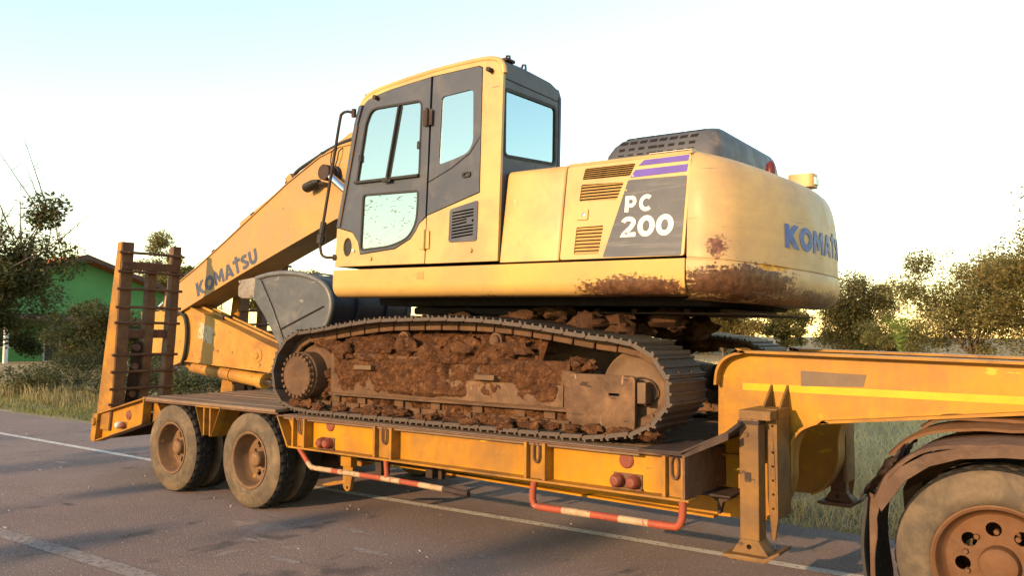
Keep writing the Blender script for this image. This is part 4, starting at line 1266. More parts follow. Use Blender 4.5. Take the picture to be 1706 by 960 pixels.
for x, z in ((-1.055, 2.37), (-.335, 2.41)):
    MB().plate(fillet([(x-.016, z-.035), (x+.016, z-.035), (x+.016, z+.035), (x-.016, z+.035)], .012, 3), [], cside(.016), .02).build('window_lock', 'black_rubber', dr)
for x, z in ((-.86, 2.905), (.43, 2.94)):
    MB().tube([(x, YB-.03, z), (x, YB+.06, z)], .02, 12).build('bump_stop', 'rusty_dark', cab)
for z0, z1, m, x in ((2.555, 2.715, 'rusty_dark', -.222), (1.49, 1.665, 'machine_yellow', -.224)):
    h = MB().box(x-.055, x+.05, YB-.012, YB-.002, z0+.01, z1-.01)
    h.tube([(x, YB-.022, z0), (x, YB-.022, z1)], .014, 10)
    h.build('door_hinge', m, cab, bevel=.003)
hq = MB().plate(fillet([(.165, 2.075), (.255, 2.08), (.255, 2.125), (.165, 2.12)], .02, 4), [fillet([(.185, 2.088), (.235, 2.09), (.235, 2.112), (.185, 2.108)], .01, 3)], cside(.020), .016)
hq.build('door_handle', 'black_rubber', qp)
MB().plate([(-.21, 2.07), (.05, 2.17), (.24, 2.275), (.335, 2.40), (.335, 2.408), (.232, 2.283), (.045, 2.178), (-.21, 2.079)], [], cside(.0085), .003).build('panel_crease', 'dark_void', qp)
# cab side ventilation louvre
slots = []
for k in range(9):
    z = 1.575 + k*.026
    b = .07 if k in (4, 5) else 0
    slots.append([(.068, z), (.295-b, z+.02), (.295-b, z+.033), (.068, z+.013)])
slots.append(circle(.288, 1.715, .012, 10))
vp = MB().plate(vent_o, slots, cside(.008), .018).build('vent_louvre', 'cab_grey', cab, smooth=0)
MB().plate(outset(vent_o, -.004), [], cside(-.035), .004).build('vent_backing', 'dark_void', vp)
MB().plate(circle(-1.184, 1.555, .054, 20, .084), [], cside(-.02), .006).build('lamp_recess', 'black_rubber', cab)
MB().tube([(-1.095, YB-.012, 1.52), (-1.095, YB+.01, 1.52)], .014, 10).build('cab_bolt', 'chrome', cab)
for x, z in ((-.87, 1.44), (.275, 1.47)):
    MB().tube([(x, YB-.014, z), (x, YB+.01, z)], .018, 10).build('cab_bolt', 'machine_yellow', cab)
MB().plate(fillet([(.05, 1.27), (.13, 1.27), (.13, 1.335), (.05, 1.335)], .006, 2), [], lambda u, v, t: (u-.36, YB-.003+t, v-.03), .004).build('faded_sticker', 'boom_yellow', cab)
# cab roof, rear, front, far side
def cab_ring(off, y):
    return [(x, y, z) for x, z in cab_out]
ro = MB()
top = [(-1.04, 2.925), (-.96, 2.965), (-.75, 3.000), (-.22, 3.045), (.25, 3.055), (.44, 3.035), (.52, 2.985)]
ys = [(CW0+.034, 0), (CW0+.06, .012), (CW0+.14, .03), (-.92, .04), (CW1-.14, .03), (CW1-.04, .0), (CW1-.005, -.06)]
ro.loft([[(x, y, z+dz) for x, z in top] + [(x, y, z+dz-.04) for x, z in top[::-1]] for y, dz in ys])
roof = ro.build('cab_roof', 'cab_grey', cab, smooth=40)
# yellow drip edge over the near side
MB().tube([(x, YB+.046, z+.004) for x, z in smooth_path([(-1.09, 2.865), (-1.04, 2.925), (-.96, 2.965), (-.75, 3.0), (-.22, 3.045), (.25, 3.055), (.44, 3.035), (.52, 2.985), (.545, 2.90)], 4)] if False else [(p.x, YB+.048, p.y+.004) for p in [Vector((v.x, v.y, 0)) for v in smooth_path([(-1.09, 2.865, 0), (-1.04, 2.925, 0), (-.96, 2.965, 0), (-.75, 3.0, 0), (-.22, 3.045, 0), (.25, 3.055, 0), (.44, 3.035, 0), (.52, 2.985, 0), (.545, 2.90, 0)], 4)]], .026, 8).build('roof_edge', 'machine_yellow', cab, smooth=60)
for x, y in ((.47, -1.18), (.45, -.92)):
    MB().tube([(x-.02, y, 3.06), (x, y, 3.10), (x+.025, y, 3.095), (x+.03, y, 3.05)], .010, 8).build('lifting_eye', 'rusty_dark', roof)
MB().tube([(-.95, -1.25, 2.99), (-.95, -1.25, 3.02), (-.94, -1.22, 3.03), (-.94, -1.20, 2.99)], .008, 8).build('lifting_eye', 'rusty_dark', roof)
MB().box(.38, .50, -1.22, -1.10, 3.05, 3.075).build('roof_bracket', 'rusty_dark', roof, bevel=.005)
RW = fillet([(-1.275, 2.245), (-.535, 2.305), (-.540, 2.795), (-1.285, 2.775)], .04, 4)
rp_ = fillet([(CW0+.035, 1.40), (CW1, 1.40), (CW1-.01, 2.90), (CW1-.04, 2.96), (-.60, 2.985), (CW0+.06, 2.985), (CW0+.035, 2.95)], .01, 2)
rw = MB().plate(rp_, [RW], lambda u, v, t: (.540 - t, u, v), .03).build('rear_panel', 'cab_grey', cab, bevel=.003, smooth=30)
MB().plate(outset(RW, .003), [], lambda u, v, t: (.532 - t, u, v), .005).build('window_glass', 'film_glass_rear', rw)
MB().plate(outset(RW, .022), [outset(RW, -.004)], lambda u, v, t: (.546 - t, u, v), .012).build('window_seal', 'black_rubber', rw)
MB().plate([(CW0+.05, 2.865), (CW1-.04, 2.865), (CW1-.04, 2.872), (CW0+.05, 2.872)], [], lambda u, v, t: (.543 - t, u, v), .004).build('panel_crease', 'dark_void', rw)
MB().tube([(.50, CW1+.005, 1.4), (.50, CW1+.0, 2.86), (.47, CW1-.03, 2.96)], .03, 8).build('rear_pillar', 'machine_yellow', cab)
FP = [(-1.335, 1.38), (-1.335, 1.74), (-1.13, 2.70), (-1.04, 2.92)]
fo = MB().plate([(CW0+.04, 0), (CW1, 0), (CW1, 1.6), (CW0+.04, 1.6)], [fillet([(CW0+.12, .36), (CW1-.06, .36), (CW1-.06, 1.52), (CW0+.12, 1.52)], .06, 4)],
     lambda u, v, t: (-1.34 + max(0, v-.36)*.235 + t, u, 1.375 + v), .03)
fp_ = fo.build('front_panel', 'cab_grey', cab, smooth=30)
MB().plate([(CW0+.10, .34), (CW1-.04, .34), (CW1-.04, 1.54), (CW0+.10, 1.54)], [], lambda u, v, t: (-1.325 + max(0, v-.36)*.235 + t, u, 1.375 + v), .005).build('window_glass', 'film_glass', fp_)
pl = MB().loft([[(x-.006, YB+.004, z), (x+.045, YB-.004, z), (x+.05, YB+.07, z), (x, YB+.07, z)] for x, z in ((-1.338, 1.745), (-1.235, 2.20), (-1.14, 2.70), (-1.085, 2.865))])
pl.build('front_pillar', 'cab_grey', cab, bevel=.006)
MB().tube([(-1.285, YB-.010, 1.745), (-1.19, YB-.002, 2.20), (-1.10, YB+.004, 2.68)], .007, 6).build('pillar_trim', 'rim_rusty', cab)
fs = MB().plate(cab_out, [fillet([(-1.0, 2.0), (.40, 2.0), (.40, 2.85), (-.90, 2.85)], .08, 4)], lambda u, v, t: (u, CW1 - .03 + t, v), .03)
fsp = fs.build('far_side', 'cab_grey', cab, smooth=30)
MB().plate([(-1.0, 1.99), (.41, 1.99), (.41, 2.86), (-.9, 2.86)], [], lambda u, v, t: (u, CW1-.018+t, v), .005).build('window_glass', 'film_glass', fsp)
MB().box(-1.30, .52, CW0+.05, CW1-.05, 1.385, 1.42).build('cab_floor', 'black_rubber', cab)
st = MB().box(-.45, .10, -1.12, -.68, 1.62, 1.78)
st.loft([[(.0, -1.12, 1.76), (.14, -1.12, 1.76), (.14, -.68, 1.76), (.0, -.68, 1.76)], [(.16, -1.08, 2.38), (.26, -1.08, 2.38), (.26, -.72, 2.38), (.16, -.72, 2.38)]])
st.box(-.3, -.05, -1.0, -.8, 1.42, 1.62)
st.build('seat', 'black_rubber', cab, bevel=.03)
# grab rail in front of the cab
gr = smooth_path([(-1.135, YB+.005, 2.80), (-1.19, YB-.035, 2.815), (-1.245, YB-.05, 2.80), (-1.275, YB-.05, 2.74), (-1.35, YB-.05, 2.35), (-1.43, YB-.05, 1.95), (-1.485, YB-.05, 1.66), (-1.49, YB-.05, 1.56), (-1.465, YB-.05, 1.49), (-1.41, YB-.04, 1.465), (-1.345, YB+.01, 1.465)], 5)
gb = MB().tube(gr, .014, 8).build('grab_rail', 'rusty_dark', cab, smooth=60)
MB().tube([(-1.455, YB-.05, 1.80), (-1.475, YB-.05, 1.69)], .028, 10).tube([(-1.475, YB-.05, 1.68), (-1.49, YB-.05, 1.60)], .040, 10).build('rail_clamp', 'black_rubber', gb)
MB().box(-1.16, -1.12, YB-.02, YB+.01, 2.76, 2.84).build('rail_foot', 'rusty_dark', gb, bevel=.004)
MB().tube([(-1.36, YB-.01, 1.465), (-1.335, YB+.01, 1.465)], .03, 10).build('rail_foot', 'rusty_dark', gb)

# --- boom
BY0, BY1 = -.20, .20
btop = [(-5.97, 1.26), (-5.845, 1.305), (-5.3, 1.564), (-4.418, 2.039), (-3.504, 2.537), (-2.95, 2.79), (-2.62, 2.875), (-2.30, 2.89), (-1.9, 2.80), (-1.2, 2.40), (-.5, 1.90), (-.05, 1.62)]
bbot = [(-.05, 1.30), (-.5, 1.44), (-1.2, 1.74), (-1.9, 2.0), (-2.30, 2.10), (-2.634, 2.048), (-3.574, 1.725), (-4.384, 1.440), (-5.075, 1.185), (-5.80, .915), (-5.95, .90), (-6.06, .96), (-6.09, 1.06), (-6.06, 1.17)]
bo = MB().plate(btop + bbot, [], XZ(BY0), BY1-BY0)
boom = ubuild(bo, 'boom', 'boom_yellow', bevel=.008, smooth=25)
fl = MB()
for a, b in zip(btop[1:-1], btop[2:]):
    fl.bar((a[0], 0, a[1]+.004), (b[0], 0, b[1]+.004), BY1-BY0+.03, .014)
for a, b in zip(bbot[1:9], bbot[2:10]):
    fl.bar((a[0], 0, a[1]-.002), (b[0], 0, b[1]-.002), BY1-BY0+.03, .014)
fl.build('boom_flange', 'boom_yellow', boom, bevel=.003)
ta = Vector((-4.03-(-5.285), 1.585-1.165)).normalized()
tb = Vector((-ta.y, ta.x))
lettering('KOMATSU', lambda u, v, t: (-5.285 + ta.x*u + tb.x*v, BY0 - .002 - t, 1.165 + ta.y*u + tb.y*v + .008*u), 1.33, .185, boom, 'letter_slate', gap=.05)
# boom pipes and hoses along the top
for k, (yy_, dz) in enumerate(((-.14, .035), (-.08, .035), (.08, .035), (.14, .035))):
    MB().tube(smooth_path([(x, yy_, z+dz) for x, z in btop[2:9]], 4), .016, 8).build('boom_pipe', 'rim_rusty' if k % 2 else 'boom_yellow', boom, smooth=60)
for x, z in ((-5.0, 1.72), (-4.2, 2.16), (-3.55, 2.51), (-2.95, 2.79)):
    MB().obox((x, 0, z+.035), (.87, 0, .48), (0, 1, 0), (-.48, 0, .87), .03, .19, .028).build('pipe_clamp', 'rusty_dark', boom, bevel=.004)
for yy_ in (-.12, -.04, .06):
    MB().tube(smooth_path([(-3.55, yy_, 2.60), (-3.42, yy_, 2.70), (-3.15, yy_, 2.80), (-2.85, yy_, 2.90), (-2.5, yy_, 2.97), (-2.1, yy_, 2.95), (-1.6, yy_, 2.80), (-1.0, yy_, 2.45)], 5), .022, 8).build('hydraulic_hose', 'black_rubber', boom, smooth=60)
    MB().tube(smooth_path([(-5.30, yy_, 1.60), (-5.55, yy_, 1.52), (-5.85, yy_, 1.42), (-6.1, yy_, 1.30), (-6.2, yy_, 1.12), (-6.15, yy_, .98)], 5), .018, 8).build('hydraulic_hose', 'black_rubber', boom, smooth=60)
MB().obox((-3.52, -.10, 2.60), (.87, 0, .48), (0, 1, 0), (-.48, 0, .87), .06, .09, .04).build('pipe_block', 'boom_yellow', boom, bevel=.008)
# work lamp and pin boss on the near face
wl = MB().loft([[(-3.06 + .93*t*.24 - .0, BY0-.09 + .075*c*r, 2.425 + .25*t*.24 + .055*s_*r) for c, s_ in [(math.cos(2*PI*k/16), math.sin(2*PI*k/16)) for k in range(16)]] for t, r in ((0, .75), (.05, 1.0), (.5, 1.0), (.8, .7), (1.0, .4))])
wlo = wl.build('work_lamp', 'black_rubber', boom, smooth=50)
MB().tube([(-2.86, BY0-.09, 2.47), (-2.80, BY0-.06, 2.46), (-2.77, BY0, 2.45)], .022, 8).build('lamp_arm', 'rusty_dark', wlo)
MB().lathe([(0, -.05), (.03, -.05), (.03, -.065), (.07, -.065), (.095, -.05), (.10, -.03), (.10, 0), (0, 0)], (-2.66, BY0, 2.56), 24).build('pin_boss', 'black_rubber', boom, smooth=35)
MB().tube(smooth_path([(-2.68, BY0-.05, 2.62), (-2.72, BY0-.03, 2.74), (-2.66, BY0-.03, 2.86), (-2.60, 0, 2.93)], 5), .007, 6).tube(smooth_path([(-2.64, BY0-.05, 2.62), (-2.60, BY0-.04, 2.72), (-2.56, BY0-.03, 2.84), (-2.55, 0, 2.93)], 5), .007, 6).build('grease_line', 'black_rubber', boom)
for s in (-1, 1):
    y = s*.34
    bc = ubuild(MB().tube([(-.55, y, 1.22), (-.62, y, 1.25), (-1.75, y, 1.92)], .075, 16), 'boom_cylinder', 'boom_yellow', smooth=50)
    MB().tube([(-1.75, y, 1.92), (-2.66, y, 2.56)], .045, 14).build('cylinder_rod', 'chrome', bc, smooth=50)
    MB().tube([(-2.66, y-.05, 2.56), (-2.66, y+.05, 2.56)], .09, 18).build('rod_eye', 'rusty_dark', bc)
ac = ubuild(MB().tube([(-2.55, 0, 3.02), (-2.6, 0, 3.02), (-4.6, 0, 2.10)], .075, 16), 'arm_cylinder', 'boom_yellow', smooth=50)
ac.location.z = 0
MB().tube([(-4.6, 0, 2.10), (-6.52, 0, 1.0)], .045, 14).build('cylinder_rod', 'chrome', ac, smooth=50)
# --- arm (stick), folded back under the boom
AY0, AY1 = -.165, .165
ap = [(-6.70, .955), (-6.63, .965), (-6.45, .945), (-6.25, .965), (-6.02, 1.12), (-5.85, 1.15), (-5.62, 1.06), (-5.132, .925), (-4.42, .735), (-3.746, .540), (-3.10, .40), (-2.86, .40), (-2.82, .26), (-2.95, .18), (-3.20, .185), (-3.73, .236), (-4.508, .262), (-5.60, .300), (-5.80, .24), (-5.90, .21), (-5.97, .24), (-6.02, .30), (-6.155, .355), (-6.40, .38), (-6.62, .398), (-6.66, .42)]
arm = ubuild(MB().plate(ap, [], XZ(AY0), AY1-AY0), 'arm', 'arm_yellow', bevel=.008, smooth=25)
fl = MB()
for a, b in ((ap[6], ap[7]), (ap[7], ap[8]), (ap[8], ap[9]), (ap[9], ap[10]), (ap[15], ap[16]), (ap[16], ap[17]), (ap[14], ap[15])):
    fl.bar((a[0], 0, a[1]), (b[0], 0, b[1]), AY1-AY0+.03, .016)
fl.build('arm_flange', 'arm_yellow', arm, bevel=.003)
MB().plate([(-5.30, .62), (-4.98, .53), (-4.93, .74), (-5.26, .83)], [], XZ(AY0-.003), .004).build('warning_sticker', 'sticker', arm)
MB().lathe([(0, -.03), (.035, -.03), (.045, -.015), (.09, -.008), (.09, .0), (0, 0)], (-4.02, AY0, .43), 14).build('pin_boss', 'arm_yellow', arm)
MB().lathe([(0, -.02), (.08, -.02), (.10, -.008), (.10, 0), (0, 0)], (-5.92, AY0, 1.02), 18).build('pin_boss', 'rusty_dark', arm)
MB().tube(smooth_path([(-6.18, -.17, 1.00), (-5.95, -.20, .97), (-5.62, -.20, .93), (-5.52, -.20, .80), (-5.50, -.20, .60), (-5.53, -.20, .40), (-5.62, -.18, .26)], 6), .026, 8).build('hydraulic_hose', 'black_rubber', arm, smooth=60)
for y in (-.06, .06):
    MB().tube([(-5.6, y, 1.09), (-4.4, y, .77), (-3.4, y, .50)], .018, 8).build('arm_pipe', 'arm_yellow', arm)
MB().box(-4.9, -4.86, -.1, .1, .86, .92).build('pipe_clamp', 'rusty_dark', arm)
bc = ubuild(MB().tube([(-5.85, 0, .27), (-5.68, 0, .235), (-5.60, 0, .228)], .055, 12).tube([(-5.62, 0, .225), (-5.52, 0, .215), (-4.75, 0, .155)], .088, 20).tube([(-4.76, 0, .155), (-4.72, 0, .152)], .100, 20).tube([(-4.73, 0, .152), (-4.15, 0, .105)], .088, 20).tube([(-4.17, 0, .106), (-4.05, 0, .098)], .100, 20), 'bucket_cylinder', 'arm_yellow', smooth=40)
MB().tube([(-4.06, 0, .098), (-3.15, 0, .06)], .048, 16).build('cylinder_rod', 'chrome', bc, smooth=50)
for s in (-1, 1):
    ubuild(MB().plate(fillet([(-3.5, .20), (-3.42, .26), (-3.10, .08), (-3.16, .0)], .03, 3), [], XZ(s*.20-.015), .03), 'bucket_link', 'arm_yellow', bevel=.004)
    ubuild(MB().plate(fillet([(-3.18, .0), (-3.10, .10), (-2.60, .33), (-2.52, .24)], .03, 3), [], XZ(s*.10-.02), .04), 'bucket_link', 'rusty_steel', bevel=.004)
# --- bucket, curled with its back towards the tracks
BW = .60
curve_pts = [(-3.50, 1.355), (-3.25, 1.395), (-2.978, 1.405), (-2.72, 1.385), (-2.52, 1.340), (-2.36, 1.275), (-2.265, 1.19), (-2.215, 1.07), (-2.235, .93), (-2.32, .80), (-2.48, .66), (-2.66, .52), (-2.80, .40)]
bcv = smooth_path([(x, 0, z) for x, z in curve_pts], 4)
sidep = [(p.x, p.z) for p in bcv] + [(-2.95, .46), (-3.05, .62), (-3.30, .92), (-3.48, 1.10)]
bk = MB()
sh = MB()
for a, b in zip(bcv, bcv[1:]):
    d = (b-a).normalized()
    n = Vector((d.z, 0, -d.x))*.025
    sh.add([(p.x, y, p.z) for p in (a, b, b+n, a+n) for y in (-BW, BW)], [(0, 2, 3, 1), (4, 5, 7, 6), (0, 4, 6, 2), (1, 3, 7, 5)])
bucket = ubuild(sh, 'bucket', 'bucket_dark', smooth=60)
for s in (-1, 1):
    y = s*BW
    MB().plate(sidep, [], lambda u, v, t: (u, y - s*.006 + (t-.012)*1.0, v), .024).build('side_plate', 'bucket_grey', bucket, bevel=.004)
    # rim reinforcement and cutting edge
    rim = MB()
    rim.tube([(p.x, y + s*.006, p.z) for p in bcv[:-9]], .030, 8)
    rim.build('side_rim', 'bucket_rim', bucket, smooth=60)
    MB().plate([(-3.50, 1.352), (-3.40, 1.33), (-3.18, 1.02), (-2.92, .58), (-2.96, .47), (-3.06, .62), (-3.32, .93), (-3.52, 1.12)], [], lambda u, v, t: (u, y + s*(.007+t), v), .022).build('side_cutter', 'bucket_grey', bucket, bevel=.005)
MB().bar((-2.33, -BW-.014, 1.03), (-3.06, -BW-.014, .76), .012, .012, (0, 1, 0)).build('seam', 'dark_void', bucket)
MB().bar((-3.07, -BW-.016, .80), (-2.90, -BW-.016, .52), .012, .035, (0, 1, 0)).build('wear_strip', 'rim_rusty', bucket)
MB().plate([(-3.86, 1.335), (-3.48, 1.375), (-3.46, 1.33), (-3.84, 1.30)], [], XZ(-BW), 2*BW).build('cutting_lip', 'tooth_worn', bucket, bevel=.004)
for k in range(5):
    y = -BW + .07 + k*(2*BW-.14)/4
    t = MB().loft([[(x, y + w_*c, z + h*s_) for c, s_ in ((-1, -1), (1, -1), (1, 1), (-1, 1))] for x, z, w_, h in ((-3.47, 1.25, .075, .12), (-3.60, 1.24, .085, .125), (-3.78, 1.22, .08, .10), (-3.87, 1.215, .06, .07), (-3.90, 1.21, .03, .04))])
    t.build('tooth', 'tooth_worn', bucket, bevel=.025, seg=3)
for yk in (-.2, .25):
    st = MB()
    for a, b in zip(bcv[8:-6], bcv[9:-5]):
        d = (b-a).normalized()
        n = Vector((-d.z, 0, d.x))*.018
        st.bar(a+n+Vector((0, yk, 0)), b+n+Vector((0, yk, 0)), .06, .02)
    st.build('wear_strip', 'bucket_dark', bucket)
for s in (-1, 1):
    MB().plate(fillet([(-2.42, .76), (-2.30, .84), (-2.50, .30), (-2.80, .26), (-2.80, .40), (-2.66, .52)], .04, 3), [], XZ(s*.22-.02), .04).build('bucket_ear', 'bucket_dark', bucket, bevel=.005)

# ------------------------------------------------------------------ tractor unit (only its tail is in view)
TK = thing('tractor_truck', 'rusty brown tail of a truck with worn tyre under the gooseneck', 'truck', (6.36, .12, 0))
RT_ = .518
def tk(mb, name, material, parent=TK, **k):
    mb.v = [(x-6.36, y-.12, z) for x, y, z in mb.v]
    return mb.build(name, material, parent, **k)
w1 = make_wheel(TK, RT_, .315, .27, .10, 'rim_brown', 'tyre_rubber', 8, hub_r=.095, hub_y=.0, lug=.010)
w1.location = (0, 0, RT_)
w1.rotation_euler = (0, .25, 0)
for p, sy in (((0, .62, RT_), -1), ((0, 2.45, RT_), -1), ((0, 1.83, RT_), 1), ((1.32, 0, RT_), 1), ((1.32, .62, RT_), -1), ((1.32, 2.45, RT_), -1), ((1.32, 1.83, RT_), 1)):
    c = copy_tree(w1, TK)
    c.location = p
    c.scale = (1, sy, 1)
    c.rotation_euler = (0, rnd.uniform(0, 6), 0)
# raised sidewall lettering blocks (worn, unreadable)
for X in (6.36, 7.68):
    tk(MB().lathe([(0, 0), (.09, 0), (.09, 2.2), (0, 2.2)], (X, .25, RT_), 16), 'axle', 'rusty_dark')
    tk(MB().lathe([(0, 0), (.2, .1), (.24, .25), (.2, .4), (0, .5)], (X, 1.1, RT_), 20), 'differential', 'rusty_dark')
for y in (.92, 1.72):
    tk(MB().box(5.95, 10.5, y, y+.08, .78, 1.05), 'chassis_rail', 'mudguard_brown', bevel=.01)
for X in (5.98, 7.0, 8.6, 10.2):
    tk(MB().box(X, X+.1, 1.0, 1.72, .82, 1.0), 'chassis_cross', 'rusty_dark', bevel=.01)
tk(MB().loft([[(7.0 + a*math.cos(2*PI*k/40)*1.0, 1.36 + a*math.sin(2*PI*k/40), z) for k in range(40)] for a, z in ((.46, 1.10), (.50, 1.13), (.48, 1.18), (.2, 1.19))]), 'fifth_wheel', 'rusty_dark')
# mudguard: folded arch band, near edge bent, over the wheel pair
def guard(yy0, yy1, pts, th, name, material, wav=.01, seed=0):
    P = smooth_path([(x, 0, z) for x, z in pts], 6)
    rings = []
    for i, p in enumerate(P):
        d = (P[min(i+1, len(P)-1)] - P[max(0, i-1)]).normalized()
        n = Vector((-d.z, 0, d.x))
        e = wav*fbm((p.x*3+seed, p.z*3, seed), 3)
        rings.append([(p.x+n.x*(0+e), yy0, p.z+n.z*(0+e)), (p.x+n.x*(.012+e*.4), yy0+.05, p.z+n.z*(.012+e*.4)), (p.x+n.x*.014, yy1, p.z+n.z*.014), (p.x+n.x*(.014+th), yy1, p.z+n.z*(.014+th)), (p.x+n.x*(.012+th+e*.4), yy0+.05, p.z+n.z*(.012+th+e*.4)), (p.x+n.x*(th+e), yy0, p.z+n.z*(th+e))])
    return tk(MB().loft(rings), name, material, smooth=60)
arch = [(5.775, .80), (5.83, .92), (5.90, 1.00), (6.03, 1.085), (6.20, 1.135), (6.40, 1.155), (6.60, 1.16), (6.85, 1.15), (7.0, 1.14)]
mg = guard(.08, .78, arch, .02, 'mudguard', 'mudguard_brown', .02, 2)
# inner plate and hanging lip
tk(MB().plate([(5.775, .80), (5.83, .92), (5.90, 1.0), (6.03, 1.085), (6.20, 1.135), (6.40, 1.155), (6.60, 1.16), (6.85, 1.15), (7.02, 1.14), (7.02, 1.085), (6.85, 1.095), (6.60, 1.105), (6.40, 1.10), (6.20, 1.075), (6.05, 1.02), (5.93, .93), (5.86, .83), (5.80, .74)], [], lambda u, v, t: (u, .075+t, v), .012), 'guard_lip', 'mudguard_brown', bevel=.003)
guard(.34, .80, [(5.80, 1.02), (5.90, 1.12), (6.05, 1.18), (6.3, 1.205), (6.7, 1.215)], .015, 'upper_guard', 'rim_brown', .012, 9)
guard(.62, 1.0, [(5.93, 1.16), (6.02, 1.225), (6.15, 1.24), (6.35, 1.235), (6.8, 1.25)], .018, 'guard_plate', 'rim_brown', .012, 5)
# crumpled hose-like folds at the corner
def crumple():
    vs, n, m = [], 40, 30
    for j in range(m+1):
        for i in range(n+1):
            u, v = i/n, j/m
            a = PI*.5*v
            x, z = 5.70 + .20*math.sin(a)*.95 + .03*u, .80 + .27*math.sin(a*.85) + .03*u
            fold = abs(math.sin(u*9 + v*3 + 1.5*fbm((u*2, v*2, 4), 3)))
            k = .035*fold + .025*fbm((u*4, v*4, 1), 4)
            vs.append((x - k*math.cos(a), .06 + .44*u + .02*math.sin(v*7), z + k*math.sin(a)))
    w = n+1
    mb = MB().add(vs, [(j*w+i, j*w+i+1, (j+1)*w+i+1, (j+1)*w+i) for j in range(m) for i in range(n)])
    return tk(mb, 'dented_corner', 'rusty_dark', smooth=40)
crumple()
# mud flap with ragged inner edge
fp = MB().loft([[(5.690 + .015*math.sin(z*9), y, z) for y in (.12, .74)] + [(5.708 + .015*math.sin(z*9), y, z) for y in (.74, .12)] for z in [.18 + .07*k for k in range(10)]])
tk(fp, 'mud_flap', 'black_rubber', smooth=50)
tk(MB().plate([(5.80, .78), (5.86, .92), (5.93, 1.0), (6.05, 1.075), (6.25, 1.125), (6.50, 1.135), (6.9, 1.13), (6.9, .80), (6.3, .86), (6.05, .80), (5.92, .66), (5.86, .62)], [], lambda u, v, t: (u, .66+t, v), .015), 'inner_panel', 'rim_brown')
rag = [(5.715, .83), (5.775, .80)] + [(5.775 - .022*abs(fbm((k*.9, 2, 0), 3))*1.2 - .004*k, .80 - .058*k) for k in range(1, 11)] + [(5.715, .2)]
tk(MB().plate(rag, [], lambda u, v, t: (u, .16+t, v), .02), 'flap_stay', 'mudguard_brown', bevel=.003)
tk(MB().plate([(5.84, .80), (5.95, .88), (5.93, .70), (5.85, .62)], [], lambda u, v, t: (u, .46+t, v), .02).box(5.90, 5.95, .2, .8, .98, 1.03), 'guard_bracket', 'rim_brown')
tk(MB().box(6.3, 6.36, .30, .95, 1.10, 1.15).box(6.9, 6.96, .30, .95, 1.10, 1.15), 'guard_stay', 'rusty_dark')
tk(MB().loft([[(x, .95 + d, z) for d, z in ((0, 1.20), (.8, 1.20), (.8, h), (0, h))] for x, h in ((6.5, 1.25), (6.8, 1.30), (7.2, 1.33))]), 'tail_cover', 'mudguard_brown', bevel=.01)

# ------------------------------------------------------------------ trees, bushes, grass
import numpy as np
def leaves(mb, tone, c, r, n, size, rg, sq=(1, 1, 1), base=.5, spread=.3):
    g = np.random.default_rng(rg.randrange(1 << 30))
    v = g.normal(size=(n, 3))
    v *= (g.random(n)**.45/np.linalg.norm(v, axis=1))[:, None]
    p = np.array(c) + v*r*np.array(sq)
    a = g.uniform(-1, 1, (n, 3))*(1, 1, .6)
    a /= np.linalg.norm(a, axis=1)[:, None]
    b = np.cross(a, np.concatenate([g.uniform(-.6, .6, (n, 2)), np.ones((n, 1))], 1))
    b /= np.linalg.norm(b, axis=1)[:, None]
    s = size*g.uniform(.55, 1.3, (n, 1))
    w = s*g.uniform(.35, .6, (n, 1))
    q = np.stack([p - a*s*.5, p + b*w*.5, p + a*s*.5, p - b*w*.5], 1).reshape(-1, 3)
    o = len(mb.v)
    mb.v += q.tolist()
    mb.f += (o + np.arange(4*n).reshape(n, 4)).tolist()
    tone += np.clip(base + g.normal(0, spread, n), 0, 1).tolist()
